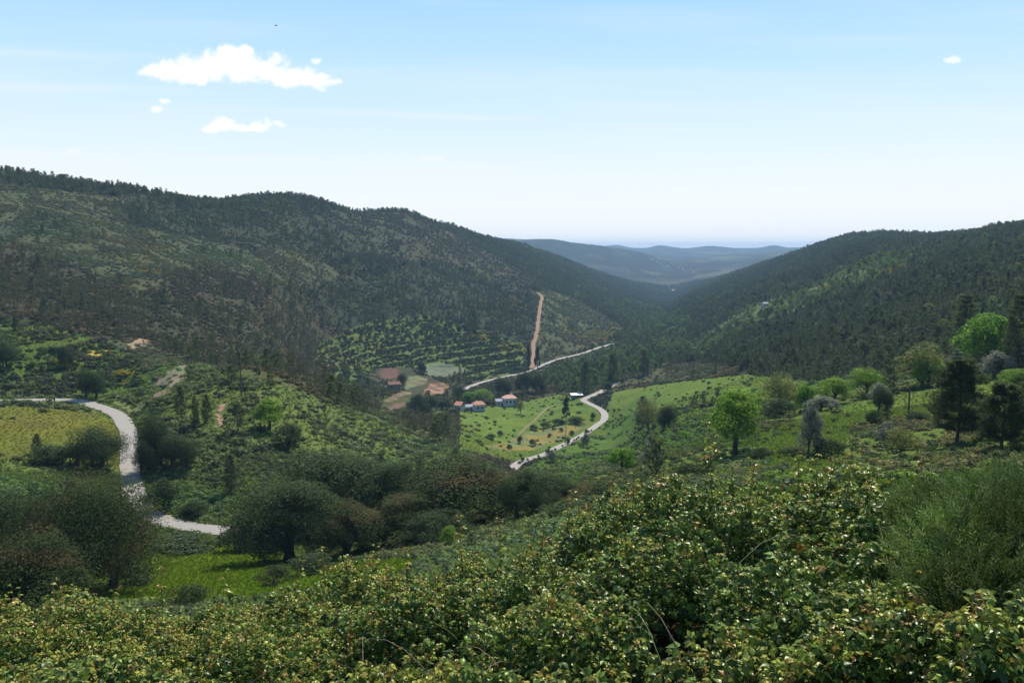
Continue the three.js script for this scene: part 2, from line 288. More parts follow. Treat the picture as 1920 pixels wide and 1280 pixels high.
// grain for the ground: multiplied into its colours, repeating every 7 m, and a second copy for relief
function grainTexture(seed, lo, hi, size = 512, cells_ = [16, 37, 90, 200]) {
  const d = new Uint8Array(size * size * 4), wrapNoise = (x, y, n) => { const ix = Math.floor(x), iy = Math.floor(y), fx = x - ix, fy = y - iy, w = (a) => ((a % n) + n) % n, h = (a, b) => hash2(w(a) + seed * 101, w(b) + n * 7); return lerp(lerp(h(ix, iy), h(ix + 1, iy), fx), lerp(h(ix, iy + 1), h(ix + 1, iy + 1), fx), fy); };
  for (let y = 0; y < size; y++) for (let x = 0; x < size; x++) {
    let s = 0; cells_.forEach((n) => { s += wrapNoise((x / size) * n, (y / size) * n, n) / cells_.length; });
    const v = clamp(lerp(lo, hi, clamp((s - 0.25) * 2, 0, 1)), 0, 1) * 255, o = (y * size + x) * 4;
    d[o] = v; d[o + 1] = v; d[o + 2] = v; d[o + 3] = 255;
  }
  const t = new THREE.DataTexture(d, size, size); t.wrapS = t.wrapT = THREE.RepeatWrapping; t.magFilter = THREE.LinearFilter; t.needsUpdate = true;
  return t;
}
const grain = grainTexture(3, 0.5, 1), fine = grainTexture(8, 0.72, 1, 512, [40, 110, 230]);

// ---------------------------------------------------------------- terrain: one sheet out to the horizon
{
  const rows = [0.4]; let r = 0.4;
  while (r < 10600) { r += r < 12 ? 0.25 + r * 0.03 : r < 60 ? 0.9 : r < 300 ? 1.0 : r < 760 ? 1.3 : r < 2400 ? 1.3 + (r - 760) * 0.007 : r * 0.012; rows.push(r); }
  const az = []; for (let a = -Math.PI; a < Math.PI - 1e-6;) { az.push(a); a += Math.abs(a) < 0.66 ? 0.0026 : Math.abs(a) < 1 ? 0.02 : 0.12; }
  const n = az.length, m = rows.length, pos = new Float32Array((n * m + 1) * 3), col = new Float32Array((n * m + 1) * 3), uv = new Float32Array((n * m + 1) * 2), idx = [];
  for (let i = 0; i < m; i++) for (let j = 0; j < n; j++) {
    const o = i * n + j, x = rows[i] * Math.sin(az[j]), z = -rows[i] * Math.cos(az[j]), y = height(x, z), rr = rows[i];
    pos.set([x, y, z], o * 3); uv.set([x / 7, z / 7], o * 2);
    let c = rr < 14 ? [.05, .042, .028] : COVER[coverAt(x, y, z, rr)].g;
    if (rr > 2600) {                                          // far country: woods, clearings and pale fields
      const f = fbm(x / 260, z / 260, 4), e = fbm(x / 90 + 30, z / 140, 3), t = smooth(rr, 2600, 3200);
      const q = f > 0.6 && rr < 6500 ? [.075, .08, .04] : e > 0.64 ? [.04, .05, .03] : [.014, .021, .015];
      c = c.map((v, k) => lerp(v, q[k], t));
    }
    const tone = 0.7 + 0.6 * fbm(x / 5, z / 5, 3), hue = (fbm(x / 21 + 8, z / 21 + 3, 2) - 0.5) * 0.7;
    let dead = smooth(fbm(x / 11 - 40, z / 11, 3), 0.58, 0.7) * (rr < 330 ? 0.35 : 0.15);
    if (rr < 14) dead = 0;
    col.set([lerp(c[0] * tone * (1 + hue * 0.5), .12, dead * 0.7), lerp(c[1] * tone, .11, dead * 0.7), lerp(c[2] * tone * (1 - hue * 0.4), .055, dead * 0.7)], o * 3);
    if (i < m - 1) { const q = i * n + ((j + 1) % n), s = o + n, t = q + n; idx.push(o, q, s, q, t, s); }
  }
  pos.set([0, EYE - 1.65, 0], n * m * 3); col.set([.05, .042, .028], n * m * 3);
  for (let j = 0; j < n; j++) idx.push(n * m, (j + 1) % n, j);
  const g = new THREE.BufferGeometry();
  g.setAttribute('position', new THREE.BufferAttribute(pos, 3)); g.setAttribute('color', new THREE.BufferAttribute(col, 3)); g.setAttribute('uv', new THREE.BufferAttribute(uv, 2));
  g.setIndex(new THREE.BufferAttribute(Uint32Array.from(idx), 1)); g.computeVertexNormals();
  const ground = new THREE.Mesh(g, new THREE.MeshPhysicalMaterial({ vertexColors: true, map: grain, bumpMap: grain, bumpScale: 0.25, roughness: 1, specularIntensity: 0.1 }));
  ground.name = 'terrain';
  scene.add(shade(tag(ground, 'green and brown valley sides falling away to blue hills', 'terrain', null, 'structure')));
}

// ---------------------------------------------------------------- roads, tracks and fields lie on the terrain
function strip(name, route, material, lift, label, ragged = 0) {
  const pos = [], uv = [], nor = [], idx = []; let len = 0;
  route.pts.forEach((p, i) => {
    const a = route.pts[Math.max(0, i - 1)], b = route.pts[Math.min(route.pts.length - 1, i + 1)], dx = b.x - a.x, dz = b.z - a.z, l = Math.hypot(dx, dz), nx = -dz / l, nz = dx / l;
    if (i) len += p.distanceTo(route.pts[i - 1]);
    for (let k = 0; k <= 4; k++) {
      let s = (k / 4 - 0.5) * route.width; if (k === 0 || k === 4) s *= 1 + ragged * (noise(i * 0.4, k * 9 + 3) - 0.5);
      pos.push(p.x + nx * s, p.y + lift + (k === 2 ? 0.04 : 0), p.z + nz * s); uv.push(s / 5, len / 5); nor.push(0, 1, 0);
      if (i && k) { const o = i * 5 + k; idx.push(o - 6, o - 5, o - 1, o - 5, o, o - 1); }
    }
  });
  const g = new THREE.BufferGeometry();
  g.setAttribute('position', new THREE.Float32BufferAttribute(pos, 3)); g.setAttribute('uv', new THREE.Float32BufferAttribute(uv, 2)); g.setAttribute('normal', new THREE.Float32BufferAttribute(nor, 3)); g.setIndex(idx);
  const o = new THREE.Mesh(g, material); o.name = numbered(name);
  scene.add(shade(tag(o, label, name.replace(/_/g, ' '), null, 'structure')));
}
const asphalt = new THREE.MeshStandardMaterial({ color: new THREE.Color(.235, .226, .21), map: fine, bumpMap: fine, bumpScale: 0.01, roughness: 0.85 });
const dirt = new THREE.MeshStandardMaterial({ color: new THREE.Color(.21, .132, .078), map: grain, bumpMap: grain, bumpScale: 0.1, roughness: 1 });
strip('road', ROUTES.near, asphalt, 0.06, 'pale grey lane bending between the yellow field and the fern slope', .12);
strip('road', ROUTES.valley, asphalt, 0.1, 'pale valley lane with a double bend beside the yellow flower field', .12);
strip('road', ROUTES.far, asphalt, 0.14, 'pale straight road climbing past the foot of the dirt track', .12);
strip('track', ROUTES.track, dirt, 0.16, 'orange earth firebreak track running straight up the hillside', .5);
strip('path', ROUTES.lane, new THREE.MeshStandardMaterial({ color: new THREE.Color(.17, .15, .075), map: grain, roughness: 1 }), 0.12, 'faint brown footpath across the meadow below the houses', .6);

function patch(name, poly, color, lift, cell, label, rows = 0, second = null) {
  const P = poly.map(([px, py]) => { const h = hit(px, py); return [h.x, h.z]; }), b = box(P), pos = [], col = [], uv = [], idx = [], map = new Map();
  const at = (i, j) => {
    const k = i + ',' + j; if (map.has(k)) return map.get(k);
    const x = b.x0 + i * cell, z = b.y0 + j * cell, o = pos.length / 3, furrow = rows ? Math.sin((x * 0.6 + z * 0.8) * (6.283 / rows)) : 0;
    pos.push(x, height(x, z) + lift + furrow * 0.08, z); uv.push(x / 4, z / 4);
    const t = 0.75 + 0.5 * fbm(x / 3, z / 3, 3), s = second ? smooth(fbm(x / 6 + 4, z / 6, 4), 0.42, 0.6) : 0;
    col.push(...color.map((c, q) => lerp(c, second ? second[q] : c, s) * t)); map.set(k, o); return o;
  };
  for (let i = 0; b.x0 + i * cell < b.x1; i++) for (let j = 0; b.y0 + j * cell < b.y1; j++) {
    const x = b.x0 + (i + .5) * cell, z = b.y0 + (j + .5) * cell, w = cell * 2;
    if (inside(P, x + (noise(x / 2, z / 2) - .5) * w, z + (noise(x / 2 + 50, z / 2) - .5) * w)) { const a = at(i, j), c = at(i + 1, j), d = at(i, j + 1), e = at(i + 1, j + 1); idx.push(a, d, c, c, d, e); }
  }
  if (!idx.length) return;
  const g = new THREE.BufferGeometry();
  g.setAttribute('position', new THREE.Float32BufferAttribute(pos, 3)); g.setAttribute('color', new THREE.Float32BufferAttribute(col, 3)); g.setAttribute('uv', new THREE.Float32BufferAttribute(uv, 2)); g.setIndex(idx); g.computeVertexNormals();
  const o = new THREE.Mesh(g, new THREE.MeshStandardMaterial({ vertexColors: true, map: grain, roughness: 1 })); o.name = numbered(name);
  scene.add(shade(tag(o, label, name.replace(/_/g, ' '), null, 'structure')));
}
patch('ploughed_field', [[713, 695], [732, 690], [748, 693], [746, 706], [728, 711], [714, 708]], [.085, .036, .018], .12, .9, 'red ploughed plot highest of the plots by the barn', 1.6);
patch('ploughed_field', [[766, 706], [784, 705], [802, 710], [798, 720], [770, 728], [758, 732], [762, 715]], [.09, .062, .026], .12, .9, 'brown and green kitchen plot beside the barn', 1.6, [.1, .13, .04]);
patch('ploughed_field', [[806, 718], [830, 718], [848, 727], [832, 736], [808, 742], [790, 740]], [.092, .042, .021], .12, .9, 'red ploughed plot nearest the far road', 1.6, [.25, .15, .08]);
patch('ploughed_field', [[720, 752], [742, 736], [772, 731], [770, 739], [745, 748], [724, 756]], [.1, .063, .03], .12, .9, 'narrow brown plot strip below the barn', 1.6, [.14, .14, .05]);
patch('ploughed_field', [[727, 764], [745, 756], [760, 752], [760, 760], [742, 768], [728, 769]], [.105, .06, .032], .12, .9, 'lowest narrow brown plot above the thin pines', 1.6);
patch('crop_field', [[798, 684], [826, 680], [850, 686], [880, 693], [868, 700], [838, 706], [812, 706], [795, 700]], [.09, .125, .066], .12, .9, 'pale grey green crop field below the terraces', 1.2);
patch('meadow', [[905, 836], [960, 822], [1000, 806], [1062, 796], [1104, 792], [1090, 806], [1050, 826], [1010, 842], [970, 846], [925, 843]], [.165, .135, .010], .12, .7, 'yellow flowering meadow inside the bend of the valley lane', 0, [.085, .12, .022]);
patch('bare_earth', [[252, 638], [264, 632], [278, 640], [270, 650], [240, 657], [228, 656]], [.21, .155, .092], .14, .8, 'bare orange earth scar beneath the brown pines');
patch('bare_earth', [[280, 712], [310, 706], [330, 688], [356, 685], [345, 700], [338, 716], [318, 728], [296, 722]], [.165, .14, .09], .14, .7, 'bare stony slope above the bend in the pale lane', 0, [.10, .115, .055]);
patch('bare_earth', [[285, 740], [318, 733], [312, 740], [290, 748]], [.26, .17, .1], .12, .6, 'small strip of orange earth just above the lane verge');
patch('bare_earth', [[406, 760], [420, 756], [418, 775], [412, 800], [404, 802], [407, 780]], [.24, .165, .1], .14, .6, 'short steep orange track on the fern slope');
patch('verge', [[200, 752], [250, 748], [285, 748], [262, 770], [246, 775], [225, 762]], [.12, .15, .03], .1, .7, 'yellowish grass verge outside the bend of the lane');
patch('verge', [[272, 944], [290, 955], [330, 972], [370, 986], [395, 992], [350, 989], [310, 975], [285, 962]], [.2, .17, .04], .1, .5, 'yellowish verge along the inner side of the near lane');
patch('verge', [[150, 664], [205, 656], [212, 664], [165, 671]], [.32, .24, .02], .12, .6, 'strip of yellow flowers along the terrace bank');


// ---------------------------------------------------------------- leaves and wood
class Build {
  constructor() { this.p = []; this.n = []; this.c = []; this.i = []; }
  leaf(x, y, z, nx, ny, nz, len, wide, rnd, col, soft) {     // one small four-cornered leaf spray, bent along its length
    let ax = rnd() - 0.5, ay = rnd() - 0.5, az = rnd() - 0.5;
    if (soft && soft.axis) { ax = soft.axis[0] + ax * soft.loose; ay = soft.axis[1] + ay * soft.loose; az = soft.axis[2] + az * soft.loose; }
    let l = Math.hypot(ax, ay, az) || 1; ax /= l; ay /= l; az /= l;
    const d = ax * nx + ay * ny + az * nz;
    if (soft && soft.axis) { nx -= d * ax; ny -= d * ay; nz -= d * az; l = Math.hypot(nx, ny, nz) || 1; nx /= l; ny /= l; nz /= l; }   // needles keep their direction, sprays keep their facing
    else { ax -= d * nx; ay -= d * ny; az -= d * nz; l = Math.hypot(ax, ay, az) || 1; ax /= l; ay /= l; az /= l; }
    let bx = ny * az - nz * ay, by = nz * ax - nx * az, bz = nx * ay - ny * ax; l = Math.hypot(bx, by, bz) || 1; bx /= l; by /= l; bz /= l;
    const o = this.p.length / 3, h = len * 0.5, w = wide * 0.5, k = len * 0.12;
    this.p.push(x - ax * h - nx * k, y - ay * h - ny * k, z - az * h - nz * k, x + bx * w, y + by * w, z + bz * w, x + ax * h - nx * k, y + ay * h - ny * k, z + az * h - nz * k, x - bx * w, y - by * w, z - bz * w);
    for (let q = 0; q < 4; q++) { this.n.push(nx, ny, nz); this.c.push(col[0], col[1], col[2]); }
    this.i.push(o, o + 2, o + 1, o, o + 3, o + 2);
  }
  tube(pts, radii, sides, col) {
    let base = -1; const up = new THREE.Vector3(0.31, 0.17, 0.93), t = new THREE.Vector3(), a = new THREE.Vector3(), b = new THREE.Vector3();
    pts.forEach((p, i) => {
      t.subVectors(new THREE.Vector3(...pts[Math.min(i + 1, pts.length - 1)]), new THREE.Vector3(...pts[Math.max(i - 1, 0)])).normalize();
      a.crossVectors(t, up).normalize(); b.crossVectors(t, a);
      const o = this.p.length / 3;
      for (let s = 0; s < sides; s++) {
        const q = (s / sides) * 6.2832, c = Math.cos(q), d = Math.sin(q), nx = a.x * c + b.x * d, ny = a.y * c + b.y * d, nz = a.z * c + b.z * d;
        this.p.push(p[0] + nx * radii[i], p[1] + ny * radii[i], p[2] + nz * radii[i]); this.n.push(nx, ny, nz); this.c.push(...col);
        if (base >= 0) { const n = (s + 1) % sides; this.i.push(base + s, base + n, o + s, base + n, o + n, o + s); }
      }
      base = o;
    });
  }
  geometry() {
    const g = new THREE.BufferGeometry();
    g.setAttribute('position', new THREE.Float32BufferAttribute(this.p, 3)); g.setAttribute('normal', new THREE.Float32BufferAttribute(this.n, 3)); g.setAttribute('color', new THREE.Float32BufferAttribute(this.c, 3)); g.setIndex(this.i);
    return g;
  }
}
const leafMat = (r = 1, g = 1, b = 1, through = 0.35) => new THREE.MeshPhysicalMaterial({ color: new THREE.Color(r, g, b), vertexColors: true, roughness: 0.95, specularIntensity: 0.07, transmission: through, thickness: 0, side: THREE.DoubleSide });
const bark = new THREE.MeshStandardMaterial({ vertexColors: true, roughness: 1 });
const pick = (a, rnd) => a[Math.min(a.length - 1, Math.floor(rnd() * a.length))];
// A crown: leaf sprays in the outer shells of several lobes, with gaps where a slow noise says so.
function crown(B, lobes, count, size, palette, rnd, { gap = 0.36, freq = 0.9, aspect = 0.6, inner = 0.5 } = {}) {
  const area = lobes.map((l) => l[3] * l[4] + l[4] * l[5] + l[3] * l[5]), sum = area.reduce((a, b) => a + b, 0);
  for (let k = 0, tries = 0; k < count && tries < count * 8; tries++) {
    let t = rnd() * sum, j = 0; while (j < lobes.length - 1 && t > area[j]) { t -= area[j]; j++; }
    const L = lobes[j], u = rnd() * 2 - 1, q = rnd() * 6.2832, s = Math.sqrt(1 - u * u), dx = s * Math.cos(q), dy = u, dz = s * Math.sin(q), rr = inner + (1.06 - inner) * Math.sqrt(rnd());
    const x = L[0] + dx * L[3] * rr, y = L[1] + dy * L[4] * rr, z = L[2] + dz * L[5] * rr;
    if (fbm(x * freq + z * 0.7 * freq + j * 7, y * freq - z * 0.6 * freq + 31, 2) < gap) continue;
    k++;
    let nx = dx + (rnd() - 0.5) * 1.3, ny = dy + 0.25 + (rnd() - 0.5) * 1.3, nz = dz + (rnd() - 0.5) * 1.3; const l = Math.hypot(nx, ny, nz) || 1;
    const tone = 0.7 + rnd() * 0.6, c = palette(x, y, z, rnd), e = size * (0.6 + rnd() * 0.8);
    B.leaf(x, y, z, nx / l, ny / l, nz / l, e, e * aspect, rnd, [c[0] * tone, c[1] * tone, c[2] * tone]);
  }
}
const PAL = {
  oak: (x, y, z, r) => (fbm(x * .5 + z * .3 + 3, y * .5 + z * .3, 2) + r() * .3 > 0.74 ? pick([[.074, .07, .032], [.068, .068, .03], [.082, .07, .034]], r) : pick([[.042, .07, .024], [.05, .08, .028], [.036, .06, .024]], r)),
  darkoak: (x, y, z, r) => (r() > .94 ? [.075, .08, .036] : pick([[.04, .072, .026], [.048, .082, .03], [.055, .082, .042]], r)),
  chestnut: (x, y, z, r) => pick([[.16, .28, .045], [.2, .32, .05], [.12, .22, .035]], r),
  fresh: (x, y, z, r) => pick([[.13, .26, .034], [.16, .3, .042], [.1, .2, .03]], r),
  budding: (x, y, z, r) => pick([[.19, .22, .065], [.18, .17, .08], [.15, .22, .05]], r),
  olive: (x, y, z, r) => pick([[.19, .21, .155], [.23, .25, .2], [.13, .15, .1]], r),
  pine: (x, y, z, r) => pick([[.08, .115, .05], [.1, .13, .055], [.065, .095, .048]], r),
  thinpine: (x, y, z, r) => pick([[.10, .11, .06], [.115, .105, .062], [.085, .105, .056]], r),
  grey: (x, y, z, r) => pick([[.15, .18, .13], [.18, .21, .15], [.12, .15, .105]], r),
  white: () => [1, 1, 1],
};
// prototypes: a Group at the foot of the tree with trunk (> limb) and crown
function tree(seed, { h, w, trunk = 0.3, lobes = 9, leaves = 5000, size = 0.3, palette, low = 0.25, opts, mat, barkCol = [.05, .042, .035], stems = 1, limbs = 5, squash = 0.36 }) {
  const rnd = rng(seed), root = new THREE.Group(), L = [];
  for (let i = 0; i < lobes; i++) {
    const a = (i / lobes) * 6.2832 * 2.4 + rnd(), t = i / (lobes - 1 || 1), rad = (w / 2) * (0.68 - 0.42 * t) * (0.75 + rnd() * 0.4) * (i === lobes - 1 ? 0.2 : 1), y = h * (low + (1 - low) * (0.28 + 0.5 * t)) + (rnd() - 0.5) * h * 0.1, s = w * (0.14 + rnd() * 0.14);
    L.push([Math.cos(a) * rad, y, Math.sin(a) * rad, s, s * (h / w) * squash * 2.2, s]);
  }
  const T = new Build();
  for (let s = 0; s < stems; s++) {
    const ox = stems > 1 ? (s / (stems - 1) - 0.5) * w * 0.3 : 0, lean = (rnd() - 0.5) * 0.12 * h;
    T.tube([[ox, -0.6, 0], [ox + lean * 0.3, h * low * 0.6, 0.1], [ox + lean * 0.7, h * (low + 0.18), 0], [ox + lean, h * (low + 0.45), 0.1]], [trunk * 1.25, trunk, trunk * 0.7, trunk * 0.3], 7, barkCol);
    const per = Math.ceil(limbs / stems);
    for (let k = 0; k < per; k++) { const l = L[(s * per + k * 2 + 1) % L.length], y0 = h * (low + 0.04 + 0.1 * rnd()); T.tube([[ox + lean * 0.6, y0, 0], [l[0] * 0.45 + ox * 0.5, lerp(y0, l[1], 0.6), l[2] * 0.45], [l[0] * 0.9, l[1], l[2] * 0.9]], [trunk * 0.5, trunk * 0.33, trunk * 0.12], 5, barkCol); }
  }
  const trunkMesh = new THREE.Mesh(T.geometry(), bark); trunkMesh.name = 'trunk'; root.add(trunkMesh);
  const B = new Build(); crown(B, L, leaves, size, palette, rnd, opts);
  const crownMesh = new THREE.Mesh(B.geometry(), mat); crownMesh.name = 'crown'; root.add(crownMesh);
  return measured(shade(root));
}
function measured(root) {
  const b = new THREE.Box3().setFromObject(root.getObjectByName('crown'));
  root.userData.size = [b.max.y, (b.max.x - b.min.x) * 0.96];
  return root;
}
function pine(seed, { h = 12, w = 6, tiers = 11, per = 7, tuft = 26, len = 0.5, wide = 0.12, trunk = 0.16, low = 0.2, palette = PAL.pine, mat, shape = 0.8, barkCol = [.055, .045, .038], droop = 0.1 }) {
  const rnd = rng(seed), root = new THREE.Group(), T = new Build(), B = new Build();
  const lx = (rnd() - 0.5) * h * 0.05, at = (y) => [lx * Math.sin((y / h) * 3), y, lx * 0.6 * Math.sin((y / h) * 4)];
  T.tube([[0, -0.8, 0], at(h * 0.25), at(h * 0.6), at(h * 0.97)], [trunk * 1.2, trunk * 0.9, trunk * 0.55, trunk * 0.12], 6, barkCol);
  for (let t = 0; t < tiers; t++) {
    const f = low + (1 - low) * (t / (tiers - 1)), y0 = h * f * 0.96, reach = (w / 2) * Math.pow(1 - (f - low) / (1.08 - low), shape) * (f < low + 0.12 ? 0.75 : 1);
    for (let k = 0; k < per; k++) {
      if (rnd() < 0.18) continue;
      const a = (k / per) * 6.2832 + t * 1.9 + rnd() * 0.7, R = Math.max(0.25, reach * (0.55 + rnd() * 0.55)), rise = R * (0.35 - droop + 0.5 * (t / tiers)), p0 = at(y0), tip = [p0[0] + Math.cos(a) * R, y0 + rise, p0[2] + Math.sin(a) * R];
      if (len < 0.9) T.tube([p0, [(p0[0] + tip[0]) / 2, y0 + rise * 0.3, (p0[2] + tip[2]) / 2], tip], [trunk * 0.22, trunk * 0.14, trunk * 0.05], 3, barkCol);
      for (let q = 0; q < tuft; q++) {
        const s = 0.35 + 0.65 * Math.sqrt(rnd()), sp = 0.16 * R + len * 0.35, x = lerp(p0[0], tip[0], s) + (rnd() - .5) * sp * 2, y = lerp(y0, tip[1], s * s) + (rnd() - .35) * sp * 1.3, z = lerp(p0[2], tip[2], s) + (rnd() - .5) * sp * 2;
        let nx = rnd() - .5, ny = rnd() - .2, nz = rnd() - .5; const l = Math.hypot(nx, ny, nz) || 1, c = palette(x, y, z, rnd), tone = 0.7 + rnd() * 0.6;
        B.leaf(x, y, z, nx / l, ny / l, nz / l, len * (0.6 + rnd() * 0.8), wide * (0.7 + rnd() * 0.6), rnd, c.map((v) => v * tone), { axis: [Math.cos(a) * 0.7, 0.6, Math.sin(a) * 0.7], loose: 1.1 });
      }
    }
  }
  const a = new THREE.Mesh(T.geometry(), bark); a.name = 'trunk'; const b = new THREE.Mesh(B.geometry(), mat); b.name = 'crown';
  root.add(a, b);
  return measured(shade(root));
}
const M = { leaf: leafMat(1, 1, 1, 0.4), bright: leafMat(1, 1, 1, 0.55), needle: leafMat(1, 1, 1, 0.42) };
const near = { gap: 0.42, freq: 0.6, aspect: 0.55, inner: 0.35 };
const PROTO = {
  oak: [1, 2, 3].map((s) => tree(s, { h: 8, w: 9, trunk: 0.34, lobes: 13, leaves: 24000, size: 0.175, palette: PAL.oak, low: 0.02, squash: 0.56, mat: M.leaf, opts: near, stems: 2, limbs: 8 })),
  bigoak: [tree(11, { h: 10, w: 15, trunk: 0.42, lobes: 26, leaves: 66000, size: 0.175, palette: PAL.oak, low: 0.04, mat: M.leaf, opts: { ...near, gap: 0.3 }, stems: 3, limbs: 12, squash: 0.62 })],
  darkoak: [4, 5, 6].map((s) => tree(s, { h: 8, w: 8, trunk: 0.3, lobes: 12, leaves: 23000, size: 0.175, palette: PAL.darkoak, low: 0.1, squash: 0.52, mat: M.leaf, opts: near, stems: 2, limbs: 7 })),
  bush: [7, 8].map((s) => tree(s, { h: 3, w: 4, trunk: 0.09, lobes: 9, leaves: 2600, size: 0.2, palette: PAL.darkoak, low: 0.02, mat: M.leaf, opts: { ...near, freq: 1.6 }, stems: 3, limbs: 6, squash: 0.5 })),
  brownbush: [9].map((s) => tree(s, { h: 3, w: 4, trunk: 0.08, lobes: 9, leaves: 2600, size: 0.18, palette: PAL.oak, low: 0.02, mat: M.leaf, opts: { ...near, freq: 1.6 }, stems: 3, limbs: 6, squash: 0.5 })),
  chestnut: [21, 22].map((s) => tree(s, { h: 9, w: 9, trunk: 0.34, lobes: 13, leaves: 5200, size: 0.36, palette: PAL.chestnut, low: 0.18, mat: M.bright, opts: { ...near, gap: 0.42 }, limbs: 9 })),
  fresh: [23].map((s) => tree(s, { h: 9, w: 10, trunk: 0.3, lobes: 12, leaves: 6000, size: 0.4, palette: PAL.fresh, low: 0.12, mat: M.bright, opts: near, limbs: 7 })),
  budding: [24].map((s) => tree(s, { h: 8, w: 8, trunk: 0.22, lobes: 11, leaves: 3600, size: 0.3, palette: PAL.budding, low: 0.14, mat: M.bright, opts: { ...near, gap: 0.44 }, limbs: 9 })),
  olive: [31, 32].map((s) => tree(s, { h: 6, w: 5, trunk: 0.2, lobes: 10, leaves: 4600, size: 0.24, palette: PAL.olive, low: 0.03, mat: M.leaf, opts: { ...near, freq: 1.1 }, stems: 2, limbs: 6 })),
  poplar: [33].map((s) => tree(s, { h: 14, w: 4, trunk: 0.2, lobes: 10, leaves: 3000, size: 0.5, palette: PAL.darkoak, low: -0.12, mat: M.leaf, opts: near, limbs: 3, squash: 0.26 })),
  bigpine: [41].map((s) => pine(s, { h: 13, w: 8.5, tiers: 15, per: 9, tuft: 170, len: 0.42, wide: 0.11, low: 0.2, mat: M.needle, shape: 0.55, trunk: 0.2 })),
  pine: [42, 43].map((s) => pine(s, { h: 11, w: 6, tiers: 12, per: 8, tuft: 55, len: 0.5, wide: 0.13, low: 0.08, shape: 0.6, mat: M.needle })),
  greypine: [44].map((s) => pine(s, { h: 11, w: 7, tiers: 12, per: 7, tuft: 50, len: 0.5, wide: 0.12, low: 0.04, mat: M.needle, palette: PAL.grey, droop: 0.3 })),
  hillpine: [51, 52, 53, 54].map((s, i) => pine(s, { h: 8, w: 4.2 + 0.6 * i, tiers: 7, per: 5, tuft: 11, len: 0.8, wide: 0.42, low: 0.2 + 0.06 * i, shape: 0.5, mat: M.needle, trunk: 0.13 })),
  thinpine: [55, 56, 57].map((s, i) => pine(s, { h: 8, w: 3 + 0.3 * i, tiers: 6, per: 4, tuft: 9, len: 0.7, wide: 0.28, low: 0.38, shape: 0.5, mat: M.needle, palette: PAL.thinpine, trunk: 0.11, barkCol: [.075, .065, .055] })),
};
function ground(o, x, z, sink = 0) { o.position.set(x, height(x, z) - sink, z); return o; }
let turnSeed = rng(77);
// A tree named by where the photograph shows it: bearing of its middle, height of its top, width, and its foot (a pixel row, or a distance in metres).
function plant(kind, px, top, width, foot, label, category, group, name) {
  const f = typeof foot === 'number' ? hit(px, foot) : (() => { const a = toAngles(px, 700).az; return { x: foot.d * Math.sin(a), z: -foot.d * Math.cos(a), r: foot.d }; })();
  const src = PROTO[kind][Math.floor(turnSeed() * PROTO[kind].length)], o = src.clone(), y = height(f.x, f.z);
  const H = Math.max(0.5, EYE + f.r * Math.tan(toAngles(px, top).el) - y), W = (width / FOCAL) * Math.hypot(f.r, EYE - y), [h0, w0] = src.userData.size;
  o.userData = {}; o.name = numbered(name ?? 'tree');
  o.scale.set(W / w0, H / h0, W / w0); o.rotation.y = turnSeed() * 6.28; ground(o, f.x, f.z);
  scene.add(tag(o, label, category ?? 'tree', group));
  return o;
}
plant('bigoak', 130, 862, 272, { d: 84 }, 'huge dark evergreen oak with rusty crown, beside the near lane', 'tree', null, 'oak_tree');
plant('oak', 28, 985, 150, { d: 62 }, 'rounded oak thicket with ochre top in front of the huge rusty oak', 'tree', null, 'oak_tree');
plant('darkoak', -70, 900, 190, { d: 92 }, 'dark oak partly cut off by the frame beside the huge rusty oak', 'tree', null, 'oak_tree');
plant('darkoak', 532, 896, 183, { d: 96 }, 'dark round oak with bare lower trunks at the edge of the bright grass', 'tree', null, 'oak_tree');
plant('bush', 436, 985, 75, { d: 108 }, 'grey green bush hiding the cut end of the near lane', 'bush', null, 'bush');
plant('darkoak', 620, 842, 207, { d: 118 }, 'tall dark oak standing behind the round oak on the fern slope foot', 'tree', null, 'oak_tree');
plant('oak', 655, 935, 158, { d: 92 }, 'brown tinged oak next to the round oak with bare trunks', 'tree', null, 'oak_tree');
plant('oak', 745, 925, 164, { d: 92 }, 'brownish spreading oak in the middle of the dark tree row', 'tree', null, 'oak_tree');
plant('darkoak', 735, 862, 183, { d: 112 }, 'dark oak at the back of the tree row, below the thin pines', 'tree', null, 'oak_tree');
plant('oak', 878, 852, 244, { d: 98 }, 'broadest brown crowned oak of the dark tree row', 'tree', null, 'oak_tree');
plant('darkoak', 985, 880, 97, { d: 88 }, 'narrow black green oak beside the broadest brown crowned oak', 'tree', null, 'oak_tree');
plant('darkoak', 1030, 886, 115, { d: 96 }, 'round dark oak at the valley end of the tree row', 'tree', null, 'oak_tree');
plant('darkoak', 820, 960, 122, { d: 86 }, 'low dark oak in deep shade behind the bright sapling', 'tree', null, 'oak_tree');
plant('chestnut', 838, 985, 34, { d: 78 }, 'bright green sapling glowing before the dark tree row', 'tree', null, 'sapling');
plant('bush', 1075, 940, 110, { d: 76 }, 'dark leafy bush just above the bramble crest, next to the tree row', 'bush', null, 'bush');
plant('brownbush', 1130, 905, 120, { d: 84 }, 'brown heath bush between the dark tree row and bramble crest', 'bush', null, 'bush');
plant('brownbush', 1235, 888, 130, { d: 76 }, 'brown heath bush with bare twigs right above the bramble crest', 'bush', null, 'bush');
plant('brownbush', 1310, 868, 110, { d: 72 }, 'purplish brown bush below the bright spreading chestnut', 'bush', null, 'bush');
plant('bush', 1432, 838, 60, { d: 90 }, 'dark upright bush between the chestnut and the grey olive', 'bush', null, 'bush');
plant('bush', 1560, 820, 75, { d: 88 }, 'round dark bush at the foot of the tall grey olive', 'bush', null, 'bush');
plant('bush', 1495, 838, 60, { d: 92 }, 'grey bush left of the trunk of the tall grey olive', 'bush', null, 'bush');
plant('bush', 222, 1022, 90, 1068, 'shaggy green bush between the huge rusty oak and the bright grass', 'bush', null, 'bush');
